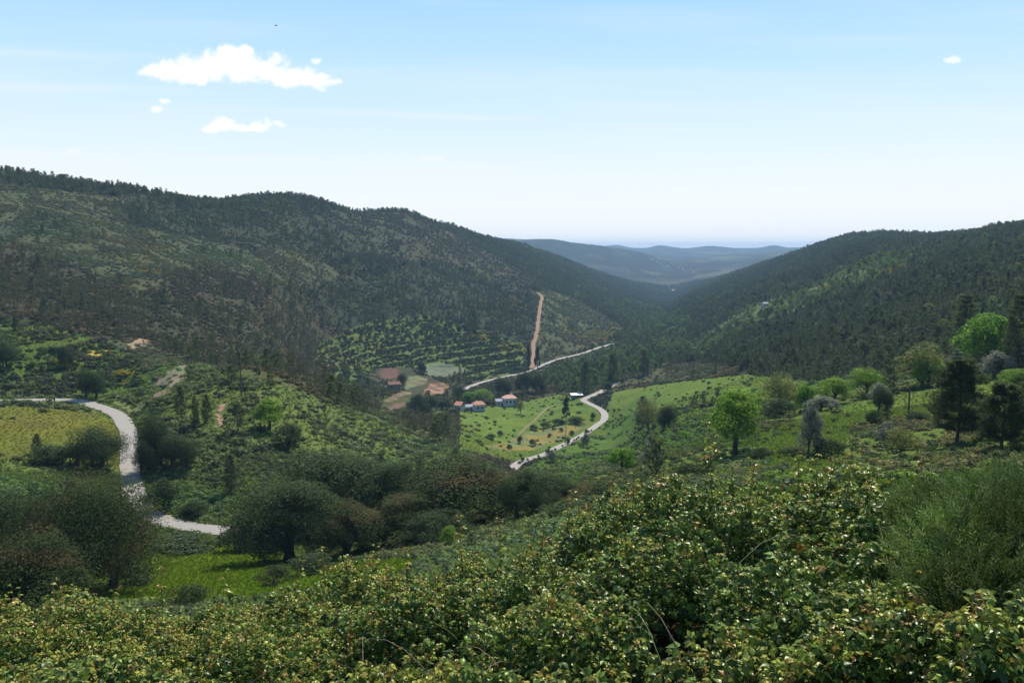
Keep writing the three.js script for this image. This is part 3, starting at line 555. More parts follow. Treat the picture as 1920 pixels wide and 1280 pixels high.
plant('bush', 245, 1062, 70, 1098, 'low bush at the corner of the bright grass in the oak shade', 'bush', null, 'bush');
plant('bush', 335, 1008, 130, 1030, 'wide low thicket between the lane end and the bright grass', 'bush', null, 'bush');
plant('brownbush', 500, 1062, 80, { d: 70 }, 'brownish bush at the lower edge of the bright grass', 'bush', null, 'bush');
plant('bush', 575, 1040, 90, { d: 74 }, 'grey green bush under the brown tinged oak', 'bush', null, 'bush');
plant('brownbush', 330, 1100, 90, { d: 66 }, 'brownish bush just above the bramble crest beside the bright grass', 'bush', null, 'bush');
// around the near lane
plant('darkoak', 182, 798, 85, 882, 'dark leafy tree inside the bend of the near lane', 'tree', null, 'oak_tree');
plant('bush', 130, 830, 70, 872, 'low dark bush beside the tree inside the lane bend', 'bush', null, 'bush');
plant('bush', 85, 832, 60, 868, 'low bush at the lower edge of the yellow field', 'bush', null, 'bush');
plant('pine', 70, 812, 22, 852, 'small upright young conifer in the lower edge of the yellow field', 'tree', null, 'pine_tree');
plant('darkoak', 292, 770, 70, 880, 'tall dark tree shading the outer edge of the near lane', 'tree', null, 'oak_tree');
plant('darkoak', 275, 820, 50, 892, 'lower dark tree casting its shadow over the near lane', 'tree', null, 'oak_tree');
plant('darkoak', 335, 812, 70, 878, 'rounded tree on the fern slope beside the lane trees', 'tree', null, 'oak_tree');
plant('bush', 305, 895, 70, 955, 'shaggy bush on the bank above the near lane', 'bush', null, 'bush');
plant('bush', 365, 936, 50, 968, 'grey bush on the bank above the straight lane end', 'bush', null, 'bush');
plant('pine', 340, 722, 26, 780, 'dark young pine standing by the stony slope', 'tree', null, 'pine_tree');
plant('pine', 388, 738, 26, 792, 'dark young pine beside the short steep orange track', 'tree', null, 'pine_tree');
plant('pine', 366, 742, 18, 800, 'slim young pine between two darker young pines', 'tree', null, 'pine_tree');
plant('thinpine', 424, 775, 26, 862, 'sparse upright pine below the short steep orange track', 'tree', null, 'pine_tree');
plant('pine', 434, 850, 34, 925, 'solitary dark pine in the middle of the fern slope', 'tree', null, 'pine_tree');
plant('thinpine', 609, 755, 14, 828, 'thin lone pine on the upper fern slope', 'tree', null, 'pine_tree');
plant('chestnut', 505, 745, 60, 805, 'bright rounded shrub tree on the fern slope crest', 'tree', null, 'chestnut_tree');
plant('bush', 540, 790, 60, 838, 'dark bush below the bright shrub tree on the crest', 'bush', null, 'bush');
plant('darkoak', 170, 690, 45, 748, 'dark tree on the bank above the lane', 'tree', null, 'oak_tree');
plant('darkoak', 122, 645, 28, 690, 'small dark tree on the upper terrace bank', 'tree', null, 'oak_tree');
plant('pine', 30, 590, 16, 622, 'small dark pine at the top of the bright green bank', 'tree', null, 'pine_tree');
plant('darkoak', 8, 640, 36, 690, 'dark tree at the frame edge on the terrace bank', 'tree', null, 'oak_tree');
plant('bush', 560, 905, 90, 960, 'dark bush at the foot of the fern slope behind the tree row', 'bush', null, 'bush');
// valley floor and the houses
plant('poplar', 1062, 742, 15, 786, 'slim dark poplar alone in the meadow near the lane', 'tree', null, 'poplar_tree');
plant('budding', 976, 748, 18, 776, 'small bare looking tree alone in the meadow below the houses', 'tree', null, 'fruit_tree');
plant('darkoak', 943, 706, 36, 744, 'round dark tree behind the larger white house', 'tree', null, 'oak_tree');
plant('darkoak', 985, 692, 42, 737, 'dark dense tree at the near end of the far road', 'tree', null, 'oak_tree');
plant('darkoak', 1010, 698, 34, 737, 'dark dense tree beside the foot of the firebreak track', 'tree', null, 'oak_tree');
plant('darkoak', 784, 736, 46, 775, 'large round dark tree below the lowest red plot', 'tree', null, 'oak_tree');
plant('darkoak', 806, 740, 30, 772, 'dark tree beside the large round tree below the red plot', 'tree', null, 'oak_tree');
plant('darkoak', 834, 746, 26, 768, 'small round dark tree beside the orange roof', 'tree', null, 'oak_tree');
plant('darkoak', 753, 698, 22, 722, 'small dark tree between the red plot and the kitchen plot', 'tree', null, 'oak_tree');
plant('fresh', 880, 733, 30, 757, 'fresh green fruit tree behind the low white house', 'tree', null, 'fruit_tree');
plant('chestnut', 905, 728, 40, 756, 'leafy green tree between the two white houses', 'tree', null, 'chestnut_tree');
plant('darkoak', 862, 722, 28, 752, 'dark tree by the near end of the far road piece', 'tree', null, 'oak_tree');
plant('darkoak', 790, 675, 18, 700, 'small leafy tree at the corner of the grey green crop', 'tree', null, 'oak_tree');
plant('darkoak', 1139, 714, 22, 736, 'black green tree hiding the far end of the valley lane', 'tree', null, 'oak_tree');
plant('pine', 1097, 676, 30, 738, 'dark conifer near the roofed shed', 'tree', null, 'pine_tree');
plant('pine', 1208, 654, 30, 702, 'dark broad conifer above the green slope', 'tree', null, 'pine_tree');
plant('pine', 1150, 662, 34, 716, 'dark conifer beside the river trees', 'tree', null, 'pine_tree');
plant('pine', 890, 580, 20, 622, 'lone dark conifer on the hillside above the terraces', 'tree', null, 'pine_tree');
plant('pine', 719, 585, 12, 618, 'dark conifer on the edge of the upper terraces', 'tree', null, 'pine_tree');
plant('poplar', 991, 645, 10, 692, 'slim dark tree hugging the foot of the firebreak track', 'tree', null, 'poplar_tree');
plant('poplar', 1008, 648, 12, 692, 'slim dark tree across the firebreak track from its twin', 'tree', null, 'poplar_tree');
// the right flank
plant('chestnut', 1378, 722, 105, 852, 'bright green spreading chestnut with a dark forked trunk', 'tree', null, 'chestnut_tree');
plant('budding', 1462, 696, 75, 776, 'olive green budding tree behind the bright spreading chestnut', 'tree', null, 'budding_tree');
plant('bush', 1460, 745, 60, 782, 'grey bush at the foot of the olive green budding tree', 'bush', null, 'bush');
plant('fresh', 1510, 718, 36, 772, 'small fresh green tree beside the budding tree', 'tree', null, 'chestnut_tree');
plant('chestnut', 1565, 704, 62, 758, 'yellow green round tree in the line along the meadow top', 'tree', null, 'chestnut_tree');
plant('chestnut', 1625, 688, 68, 745, 'yellow green tree in front of the dark pines, along the meadow top', 'tree', null, 'chestnut_tree');
plant('olive', 1548, 740, 60, 770, 'grey olive spreading along the upper meadow edge', 'tree', null, 'olive_tree');
plant('olive', 1522, 748, 50, 862, 'tall grey olive standing in the sunlit meadow', 'tree', null, 'olive_tree');
plant('darkoak', 1655, 724, 36, 775, 'black green round tree alone on the meadow', 'tree', null, 'oak_tree');
plant('darkoak', 1637, 768, 24, 798, 'small black green bush below the black round tree', 'bush', null, 'bush');
plant('olive', 1650, 715, 40, 752, 'silvery tree top just behind the black round tree', 'tree', null, 'olive_tree');
plant('budding', 1730, 640, 95, 728, 'broad budding tree with brownish centre under the pine slope', 'tree', null, 'budding_tree');
plant('fresh', 1742, 672, 60, 728, 'fresh green shrub tree before the broad budding tree', 'tree', null, 'chestnut_tree');
plant('fresh', 1862, 584, 105, 690, 'brilliant green large tree beneath the dark pines', 'tree', null, 'chestnut_tree');
plant('olive', 1872, 655, 60, 705, 'silvery shrub at the foot of the brilliant green tree', 'bush', null, 'bush');
plant('greypine', 1790, 652, 60, 745, 'pale grey conifer close behind the big dark pine', 'tree', null, 'pine_tree');
plant('pine', 1808, 550, 62, 668, 'dark broad pine above the pale grey conifer', 'tree', null, 'pine_tree');
plant('bigpine', 1802, 668, 104, { d: 88 }, 'big dark pine with a bare lower trunk before the meadow', 'tree', null, 'pine_tree');
plant('bigpine', 1888, 715, 90, { d: 78 }, 'bushy pine at the frame edge beside the big dark pine', 'tree', null, 'pine_tree');
plant('pine', 1908, 548, 66, 692, 'dark pine leaning over the brilliant green tree at the frame edge', 'tree', null, 'pine_tree');
plant('bigpine', 1960, 690, 110, { d: 84 }, 'tall pine cut off by the frame edge', 'tree', null, 'pine_tree');
plant('pine', 1760, 740, 24, 800, 'small dark young pine left of the big dark pine', 'tree', null, 'pine_tree');
plant('budding', 1697, 800, 70, { d: 84 }, 'thin young tree with sparse leaves below the meadow', 'tree', null, 'budding_tree');
plant('chestnut', 1915, 690, 60, { d: 150 }, 'yellow green tree at the frame edge above the pines', 'tree', null, 'chestnut_tree');
plant('olive', 1665, 790, 50, 835, 'bluish grey shrub in the rough grass', 'bush', null, 'bush');
plant('bush', 1720, 770, 45, 790, 'low dark shrub in the rough grass below the sapling pole', 'bush', null, 'bush');
plant('pine', 1205, 742, 40, 800, 'bushy dark pine above the orchard', 'tree', null, 'pine_tree');
plant('budding', 1215, 745, 60, 812, 'leafless brown tree beside the bushy dark pine', 'tree', null, 'budding_tree');
plant('darkoak', 1250, 755, 44, 806, 'dark bushy tree next to the leafless brown tree', 'tree', null, 'oak_tree');
plant('olive', 1220, 822, 36, 872, 'grey round olive in the orchard', 'tree', null, 'olive_tree');
plant('olive', 1035, 842, 16, 868, 'small olive beside the lower end of the valley lane', 'tree', null, 'olive_tree');
plant('olive', 1098, 812, 20, 838, 'small olive on the downhill side of the valley lane', 'tree', null, 'olive_tree');
plant('fresh', 1165, 838, 56, 884, 'bright yellow green bush in the orchard grass', 'bush', null, 'bush');
plant('bush', 1112, 772, 12, 786, 'tiny dark bush on the inside of the lane bend', 'bush', null, 'bush');
plant('bush', 1600, 888, 45, { d: 40 }, 'small green bush poking up behind the bramble crest', 'bush', null, 'bush');
{ // bushes that break up the view of the lower lane
  const P = ROUTES.valley.pts, q = rng(404);
  for (let i = 3; i < P.length * 0.52; i += 3 + Math.floor(q() * 10)) {
    const a = P[i], r = Math.hypot(a.x, a.z), k = (r - 3.2 - q() * 1.5) / r, src = PROTO.bush[Math.floor(q() * 2)], o = src.clone(), s = 0.3 + q() * q() * 0.75; o.userData = {};
    o.name = numbered('bush'); ground(o, a.x * k, a.z * k); o.scale.set(s, s * (0.8 + q() * 0.5), s); o.rotation.y = q() * 6;
    scene.add(tag(o, 'dark verge bush in the row along the lower valley lane', 'bush', 'verge bushes along the lower valley lane'));
  }
}
// hedges and shrubs of the valley meadow
[[1022, 790, 26, 803, 'low hedge bush at the upper edge of the yellow flowers'], [1000, 795, 18, 806, 'round bush near the footpath'], [975, 815, 14, 832, 'small tree like bush on the yellow flowers'], [998, 822, 16, 836, 'round grey bush in the yellow flowers'], [1072, 806, 12, 815, 'dark bush by the lane inside the yellow flowers'], [920, 812, 22, 824, 'dark hedge bush below the house meadow'], [1045, 784, 30, 797, 'longest dark hedge along the yellow flowers'], [1080, 780, 34, 793, 'dark hedge nearest the lane bend'], [955, 832, 13, 842, 'low bush at the lowest corner of the yellow flowers'], [1030, 812, 10, 819, 'tiny bush in the middle of the yellow flowers'], [1052, 801, 11, 809, 'tiny bush near the reddish post'], [876, 764, 16, 773, 'dark bush before the low white farmhouse'], [925, 752, 16, 763, 'dark bush at the corner of the larger white farmhouse'], [972, 753, 14, 763, 'low hedge bush beside the larger white farmhouse'], [850, 765, 20, 776, 'dark hedge bush left of the orange roofed cottage'], [938, 806, 16, 818, 'dark bush on the slope below the house meadow']].forEach(([px, top, w, f, label]) => plant('bush', px, top, w, f, label, 'bush', null, 'bush'));


// ---------------------------------------------------------------- what grows on the slopes: the trees and bushes that show largest are things, the rest are masses
const frameHas = (px, py, m = 0) => px > -m && px < 1920 + m && py > 250 && py < 1280;
function mass(name, geometry, material, list, label, category) {
  const o = new THREE.InstancedMesh(geometry, material, list.length), m = new THREE.Matrix4(), q = new THREE.Quaternion(), up = new THREE.Vector3(0, 1, 0), c = new THREE.Color();
  list.forEach((t, i) => { m.compose(new THREE.Vector3(t.x, t.y, t.z), q.setFromAxisAngle(up, t.a), new THREE.Vector3(t.w, t.h, t.w)); o.setMatrixAt(i, m); o.setColorAt(i, c.setRGB(...t.c)); });
  o.name = numbered(name); shade(o);
  return o;
}
function massGroup(name, label, category, parts) {
  const g = new THREE.Group(); g.name = numbered(name); parts.forEach((p) => g.add(p)); scene.add(tag(g, label, category, null, 'stuff')); return g;
}
const joined = (root) => {                                   // trunk and crown in one geometry, for masses
  const B = new Build(); root.traverse((m) => { if (!m.isMesh) return; const g = m.geometry, o = B.p.length / 3; B.p.push(...g.attributes.position.array); B.n.push(...g.attributes.normal.array); B.c.push(...g.attributes.color.array); for (const i of g.index.array) B.i.push(i + o); });
  return B.geometry();
};
// landmarks by which one of many alike plants is told from its fellows
const MARKS = [[452, 740, 'the utility pole'], [505, 800, 'the bright shrub tree'], [434, 922, 'the solitary fern slope pine'], [330, 705, 'the bare stony slope'], [412, 780, 'the short orange track'], [290, 880, 'the lane side trees'], [330, 985, 'the straight end of the near lane'], [230, 770, 'the lane bend'], [100, 750, 'the level piece of lane'], [265, 642, 'the orange earth scar'], [180, 668, 'the strip of yellow flowers'], [609, 828, 'the thin lone pine'], [560, 950, 'the foot of the tree row'], [700, 840, 'the upper end of the tree row'], [780, 800, 'the meadow end of the spur'], [640, 750, 'the middle of the spur crest'], [560, 705, 'the back of the fern slope'], [480, 660, 'the upper start of the spur'], [690, 775, 'the lowest brown plot'], [740, 745, 'the round tree below the red plot'], [830, 830, 'the lower tip of the spur'], [610, 700, 'the terrace corner'], [370, 660, 'the top of the stony slope'], [130, 600, 'the top of the grassy bank'], [650, 870, 'the tall back row oak'], [480, 870, 'the middle of the fern slope'], [380, 850, 'the rounded lane side tree'], [735, 700, 'the red plots'], [840, 690, 'the grey green crop'], [890, 620, 'the lone hillside conifer'], [1010, 600, 'the firebreak track'], [1060, 670, 'the far road'], [1140, 720, 'the end of the valley lane'], [1208, 700, 'the broad valley conifer'], [1245, 610, 'the narrows of the valley'], [1220, 650, 'the valley floor'], [1434, 575, 'the lone white house'], [1300, 700, 'the brown heath slope'], [1375, 850, 'the spreading chestnut'], [1462, 770, 'the budding tree'], [1220, 870, 'the orchard olive'], [1100, 880, 'the bramble crest'], [1510, 680, 'the tree line along the meadow top'], [1620, 660, 'the yellow green trees'], [1730, 620, 'the broad budding tree'], [1808, 600, 'the dark broad pine'], [1868, 560, 'the brilliant green tree'], [1640, 790, 'the black round tree'], [1400, 630, 'the lower light green strip'], [1650, 500, 'the upper light green strip']];
const beside = (px, py) => MARKS.reduce((b, m) => { const d = Math.hypot(m[0] - px, (m[1] - py) * 1.6); return d < b[0] ? [d, m[2]] : b; }, [1e9, ''])[1];
const HOUSES = [[948, 760, 9], [888, 768, 9], [862, 769, 6], [738, 730, 8], [1081, 746, 5], [1434, 575, 9]].map(([px, py, r]) => ({ ...hit(px, py), rad: r }));
const FIELDS = [[[700, 690], [750, 688], [805, 706], [850, 726], [806, 744], [770, 762], [728, 772], [716, 750], [760, 730], [712, 710]], [[795, 682], [826, 678], [884, 693], [840, 708], [800, 704]], [[905, 836], [1000, 806], [1104, 792], [1050, 826], [970, 846]], [[250, 640], [280, 632], [280, 650], [228, 660]], [[280, 712], [310, 706], [330, 688], [358, 684], [338, 718], [290, 748]], [[404, 758], [422, 755], [418, 800], [402, 804]]].map(box);
// open views that the photograph keeps: no tree is planted where it would stand before the roads, plots and houses of the valley
const VIEWS = [[855, 742, 905, 766, 420], [922, 738, 972, 760, 420], [708, 690, 850, 768, 420], [795, 680, 884, 706, 480], [860, 768, 1060, 850, 330], [905, 792, 1104, 846, 300], [1066, 735, 1095, 748, 400]];
for (const [r, k] of [[ROUTES.far, 9], [ROUTES.valley, 9], [ROUTES.track, 7]]) for (let i = 0; i < r.pts.length; i += 3) { const p = r.pts[i], [px, py] = toPixel(p.x, p.y, p.z); VIEWS.push([px - k / 2, py - 2, px + k / 2, py + 2, Math.hypot(p.x, p.z) - 4]); }
const blocks = (t, hh, ww) => { const top = t.py - (hh / t.r) * FOCAL, w = (ww / 2 / t.r) * FOCAL; return VIEWS.some((v) => t.r < v[4] && t.px + w > v[0] && t.px - w < v[2] && top < v[3] && t.py > v[1]); };
const clear = (x, z, px, py, r) => { const q = roadAt(x, z); if (q && q.d < r) return false; for (const h of HOUSES) if (Math.hypot(h.x - x, h.z - z) < h.rad + r) return false; for (let i = 0; i < FIELDS.length; i++) if (within(FIELDS[i], px, py) && (i < 2 || i > 2 && noise(x * 1.7, z * 1.7) < 0.72)) return false; return true; };
{
  const R = rng(5), pines = [], leafy = [];
  for (let zi = 0; zi < 640; zi++) for (let xi = -400; xi <= 400; xi++) {
    const z = -60 - zi * 4.2 + (R() - .5) * 4, x = xi * 4.2 + (R() - .5) * 4, p = R(), pick_ = R(), sz = R();
    const r = Math.hypot(x, z), az = Math.atan2(x, -z);
    if (Math.abs(az) > 0.63 || r > 2700) continue;
    const gone = r > 1300 ? 0.6 : 1;
    if (p > 1.35 * gone) continue;
    const y = height(x, z), cv = coverAt(x, y, z, r), C = COVER[cv], [px, py] = toPixel(x, y, z);
    const clump = 0.35 + 1.5 * smooth(fbm(x / 34, z / 34, 3), 0.33, 0.62), dens = C.pine * 17.6 * clump * gone;
    if (p < dens && cv === 'forest' && pick_ > 0.84 && r > 300) { if (!blocks({ px, py, r }, 6, 5)) leafy.push({ x, z, y: y - 0.2, r, px, py, h: 0.35 + sz * 0.4, cv, dark: fbm(x / 50, z / 50, 2) > 0.57 ? 2 : 1 }); }
    else if (p < dens) { const hh = (C.thin ? 0.74 : 0.62) * (0.38 + sz * sz * 0.95); if (clear(x, z, px, py, 2.5) && !blocks({ px: px + (pick_ - .5) * 30, py, r }, 8 * hh, 3 * hh)) pines.push({ x, z, y: y - 0.2, r, px, py, thin: C.thin && pick_ < 0.75, h: hh, cv }); }
    else if (C.leafy && p < dens + C.leafy * 17.6 && clear(x, z, px, py, 3) && !blocks({ px, py, r }, 3 + 5 * sz, 5)) leafy.push({ x, z, y: y - 0.2, r, px, py, h: 0.33 + sz * 0.55, cv });
  }
  const where = (t) => (t.cv === 'spur' ? 'thin pine on the spur crest' : t.cv === 'brownPine' ? 'thin brownish pine on the slope' : t.cv === 'forest' && t.px > 1180 ? 'dark pine on the wooded right flank' : t.cv === 'forest' ? 'dark pine on the wooded ridge' : t.cv === 'darkPine' ? 'dark pine on the hillside' : 'lone pine in the open scrub');
  pines.forEach((t) => { t.show = frameHas(t.px, t.py) ? t.h / t.r : 0; });
  const order = pines.filter((t) => t.show > 0 && t.r > 130).sort((a, b) => b.show - a.show), chosen = new Set();
  for (const t of order) { if (chosen.size >= 290) break; if (seen(t.x, t.y + 7 * t.h, t.z)) chosen.add(t); }
  const T = rng(9);
  for (const t of chosen) {
    const src = pick(t.thin ? PROTO.thinpine : PROTO.hillpine, T), o = src.clone(); o.userData = {}; o.name = numbered('hill_pine');
    const w = t.h * (0.85 + T() * 0.4); o.position.set(t.x, t.y, t.z); o.scale.set(w, t.h, w); o.rotation.y = T() * 6.28;
    const l = where(t), size = t.h > 0.62 ? 'tall ' : t.h < 0.46 ? 'small ' : ''; scene.add(tag(o, size + l + ', near ' + beside(t.px, t.py), 'pine tree', l.replace('pine', 'pines').replace('standing ', '')));
  }
  const rest = pines.filter((t) => !chosen.has(t)), kinds = [...PROTO.hillpine.slice(0, 3), PROTO.thinpine[0], PROTO.thinpine[2]], lists = kinds.map(() => []);
  for (const t of rest) { const k = t.thin ? 3 + Math.floor(T() * 2) : Math.floor(T() * 3), v = 0.75 + T() * 0.5, far = t.r > 1200 ? 1.2 : 1; lists[k].push({ ...t, a: T() * 6.28, h: t.h * far, w: t.h * far * (0.85 + T() * 0.4), c: [v * (0.95 + T() * 0.12), v, v * (0.92 + T() * 0.15)] }); }
  massGroup('pine_wood', 'dark pine woods clothing both flanks of the valley', 'woodland', lists.map((l, k) => mass('pine_mass', joined(kinds[k]), M.needle, l)).filter((m) => m.count));
  const small = [tree(61, { h: 9, w: 9, trunk: 0.25, lobes: 8, leaves: 420, size: 0.95, palette: PAL.white, low: 0.05, mat: M.bright, opts: { ...near, aspect: 0.75 }, limbs: 3, barkCol: [.5, .4, .6] }), tree(62, { h: 9, w: 7, trunk: 0.25, lobes: 7, leaves: 360, size: 0.95, palette: PAL.white, low: 0.05, mat: M.bright, opts: { ...near, aspect: 0.75 }, limbs: 3, barkCol: [.4, .35, .3] })];
  leafy.forEach((t) => { t.show = !t.dark && frameHas(t.px, t.py) ? t.h / t.r : 0; });
  const big = new Set(leafy.filter((t) => t.show > 0 && t.r < 1100).sort((a, b) => b.show - a.show).slice(0, 120).filter((t) => seen(t.x, t.y + 7 * t.h, t.z)));
  const darkBark = new THREE.MeshStandardMaterial({ color: new THREE.Color(.07, .058, .045), roughness: 1 }), greens = [[.1, .17, .045], [.13, .2, .06], [.075, .125, .04], [.12, .15, .05]], mats = greens.map((c) => leafMat(c[0], c[1], c[2], 0.5));
  for (const t of big) {
    const src = pick(small, T), o = src.clone(); o.userData = {}; o.name = numbered('leafy_tree'); o.getObjectByName('crown').material = pick(mats, T); o.getObjectByName('trunk').material = darkBark;
    o.position.set(t.x, t.y, t.z); const w = t.h * (0.8 + T() * 0.5); o.scale.set(w, t.h, w); o.rotation.y = T() * 6.28;
    const l = t.cv === 'river' ? 'leafy green tree in the valley bottom' : t.cv === 'orchard' ? 'orchard tree on the green slope' : 'pale green tree in the light strip';
    const size = t.h > 0.68 ? 'tall ' : t.h < 0.48 ? 'small ' : ''; scene.add(tag(o, size + l + ', near ' + beside(t.px, t.py), 'tree', l.replace('tree', 'trees')));
  }
  const lists2 = [[], []];
  for (const t of leafy) if (!big.has(t)) { const c = t.dark === 1 ? pick([[.055, .08, .035], [.07, .095, .04], [.06, .075, .04]], T) : pick(greens, T), v = 0.8 + T() * 0.4; lists2[T() < 0.5 ? 0 : 1].push({ ...t, a: T() * 6.28, w: t.h * (0.8 + T() * 0.5), c: c.map((q) => q * v) }); }
  massGroup('leafy_wood', 'pale green leafy trees massed along the valley bottom', 'woodland', lists2.map((l, k) => mass('tree_mass', joined(small[k]), M.bright, l)).filter((m) => m.count));
}
{
  const R = rng(15), low = [];
  const shrub = (seed, n, size, w, h) => { const rnd = rng(seed), B = new Build(), L = []; for (let i = 0; i < 5; i++) { const a = i * 2.4 + rnd(), q = i ? 0.28 : 0; L.push([Math.cos(a) * w * q, h * (0.25 + rnd() * 0.25), Math.sin(a) * w * q, w * 0.27, h * 0.38, w * 0.27]); } crown(B, L, n, size, PAL.white, rnd, { gap: 0.3, freq: 2, aspect: 0.65, inner: 0.4 }); return B.geometry(); };
  const shrubs = [shrub(1, 110, 0.3, 1.3, 1), shrub(2, 90, 0.32, 1.2, 0.8), shrub(3, 120, 0.3, 1.3, 1.3)];
  const tuft = (seed, n) => { const rnd = rng(seed), B = new Build(); for (let i = 0; i < n; i++) { const a = rnd() * 6.28, d = rnd() * 0.42, l = 0.35 + rnd() * 0.4, t = 0.7 + rnd() * 0.6; B.leaf(Math.cos(a) * d, l * 0.4, Math.sin(a) * d, Math.cos(a + 1.2), 0.5, Math.sin(a + 1.2), l, 0.07, rnd, [t, t, t], { axis: [Math.cos(a) * 0.6, 1, Math.sin(a) * 0.6], loose: 0.5 }); } return B.geometry(); };
  const tufts = [tuft(1, 22), tuft(2, 18)], lists = [[], [], []], blades = [[], []], yellow = [];
  const cellsOf = (r0, r1, s, scale, keep) => {
    for (let zi = 0; zi * s < r1; zi++) for (let xi = -Math.ceil((r1 * 0.62) / s); xi * s <= r1 * 0.62; xi++) {
      const z = -zi * s + (R() - .5) * s, x = xi * s + (R() - .5) * s, p = R(), sz = R(), k = R(), r = Math.hypot(x, z);
      if (r < r0 || r >= r1 || Math.abs(Math.atan2(x, -z)) > 0.62 || p > keep) continue;
      const y = height(x, z), cv = coverAt(x, y, z, r), C = COVER[cv], [px, py] = toPixel(x, y, z);
      if (!clear(x, z, px, py, 0.05)) continue;
      const verge = roadAt(x, z);
      let d = C.bush * (0.25 + 1.6 * smooth(fbm(x / 13 + 5, z / 13, 3), 0.36, 0.6)), hh = scale * (0.55 + sz * 0.9);
      if (C.steps) { const f = terraced(x, z, rawHeight(x, z)).f; if (f > 0.6 || f < 0.03) { d = cv === 'terrace' ? 0.64 : 0.62; hh *= cv === 'terrace' ? 1.6 : 1.35; } }
      const yel = (px < 560 && smooth(fbm(x / 22 + 90, z / 22, 2), 0.73, 0.82) * 0.6 > sz) || (px > 860 && px < 1290 && py > 470 && py < 660 && smooth(fbm(x / 28 + 40, z / 28, 2), 0.68, 0.78) * 0.7 > sz) || (px > 1380 && px < 1900 && py < 560 && smooth(fbm(x / 28 + 10, z / 28, 2), 0.7, 0.8));
      if (p < d * keep && !(verge && verge.d < 0.9)) {
        const c = pick(C.tint, () => k), v = 0.75 + sz * 0.6, tint = yel ? [.27, .21, .02] : c.map((q, i) => q * v * (1 + (fbm(x / 30, z / 30 + i * 9, 2) - .5) * .5));
        low.push({ x, y: y - 0.12, z, r, px, py, a: k * 40, h: hh, w: hh * (0.8 + k * 0.7), c: tint, cv, yel });
      } else if (r < 330 && (cv === 'fern' || cv === 'grass' || cv === 'green' || cv === 'dry' || cv === 'orchard' || cv === 'banks')) {
        const c = C.g, v = 0.8 + sz * 0.7, s2 = cv === 'fern' ? 0.9 : 0.55; blades[k < 0.5 ? 0 : 1].push({ x, y: y - 0.05, z, a: k * 60, h: s2 * (0.6 + sz * 0.6), w: s2 * (0.8 + sz * 0.8), c: c.map((q) => q * v * 1.1) });
      }
    }
  };
  cellsOf(45, 150, 0.55, 0.62, 1);
  cellsOf(150, 330, 1.25, 1.0, 1);
  cellsOf(330, 700, 1.55, 1.15, 1);
  cellsOf(700, 1500, 2.7, 1.8, 1);
  low.forEach((t) => { t.show = frameHas(t.px, t.py) && t.r > 60 ? t.h / t.r : 0; });
  const chosen = new Set(); for (const t of [...low].sort((a, b) => b.show - a.show)) { if (chosen.size >= 260 || !t.show) break; if (t.r > 140 && seen(t.x, t.y + t.h, t.z)) chosen.add(t); }
  const T = rng(33), one = (g, mat) => { const m = new THREE.Mesh(g, mat); return shade(m); }, cache = new Map();
  for (const t of chosen) {
    const key = t.c.map((v) => Math.round(v * 40)).join(); if (!cache.has(key)) cache.set(key, leafMat(...t.c, 0.35));
    const o = one(pick(shrubs, T), cache.get(key)); o.name = numbered(t.yel ? 'broom_shrub' : 'shrub'); o.position.set(t.x, t.y, t.z); o.scale.set(t.w, t.h, t.w); o.rotation.y = t.a;
    const l = t.yel ? 'yellow flowering broom shrub among the scrub' : t.cv === 'fern' ? 'green shrub on the fern slope' : t.cv === 'banks' ? 'shrub on the grassy bank steps' : t.cv === 'orchard' ? 'shrub on the rough green orchard slope' : t.cv === 'heath' ? 'brownish heath shrub' : t.cv === 'brownPine' ? 'brownish shrub under the thin pines' : 'shrub among the hillside pines';
    const size = t.w > t.h * 1.25 ? 'broad ' : t.h > 1.0 ? 'tall ' : 'small ', tone = t.yel ? '' : t.c[1] > 0.19 ? 'pale ' : t.c[1] < 0.13 ? 'dark ' : ''; scene.add(tag(o, size + tone + l + ', near ' + beside(t.px, t.py), 'shrub', l.replace('shrub', 'shrubs')));
  }
  for (const t of low) if (!chosen.has(t)) lists[Math.floor(T() * 3)].push(t);
  massGroup('scrub_vegetation', 'grey green and brown scrub covering the valley slopes', 'scrub', lists.map((l, k) => mass('shrub_mass', shrubs[k], M.leaf, l)));
  massGroup('grass', 'ferns and long grass on the near slopes and meadows', 'grass', blades.map((l, k) => mass('grass_mass', tufts[k], M.bright, l)));
  console.log('low', low.length, 'blades', blades.map((b) => b.length).join());
}

// ---------------------------------------------------------------- houses in the valley
const plaster = new THREE.MeshStandardMaterial({ color: new THREE.Color(.5, .5, .49), map: fine, roughness: 0.9 });
const stone = new THREE.MeshStandardMaterial({ color: new THREE.Color(.2, .17, .14), map: grain, roughness: 1 });
const tileMat = (r, g, b) => new THREE.MeshStandardMaterial({ color: new THREE.Color(r, g, b), map: grain, roughness: 0.9 });
const glass = new THREE.MeshStandardMaterial({ color: new THREE.Color(.02, .025, .03), roughness: 0.15 }), wood = new THREE.MeshStandardMaterial({ color: new THREE.Color(.10, .06, .04), map: fine, roughness: 0.9 }), metal = new THREE.MeshStandardMaterial({ color: new THREE.Color(.62, .63, .65), roughness: 0.6, metalness: 0.2 });
function bx(w, h, d, x, y, z) { const g = new THREE.BoxGeometry(w, h, d); g.translate(x, y, z); return g; }
function mesh(name, g, mat, parent) { const m = new THREE.Mesh(g, mat); m.name = name; parent.add(m); return m; }
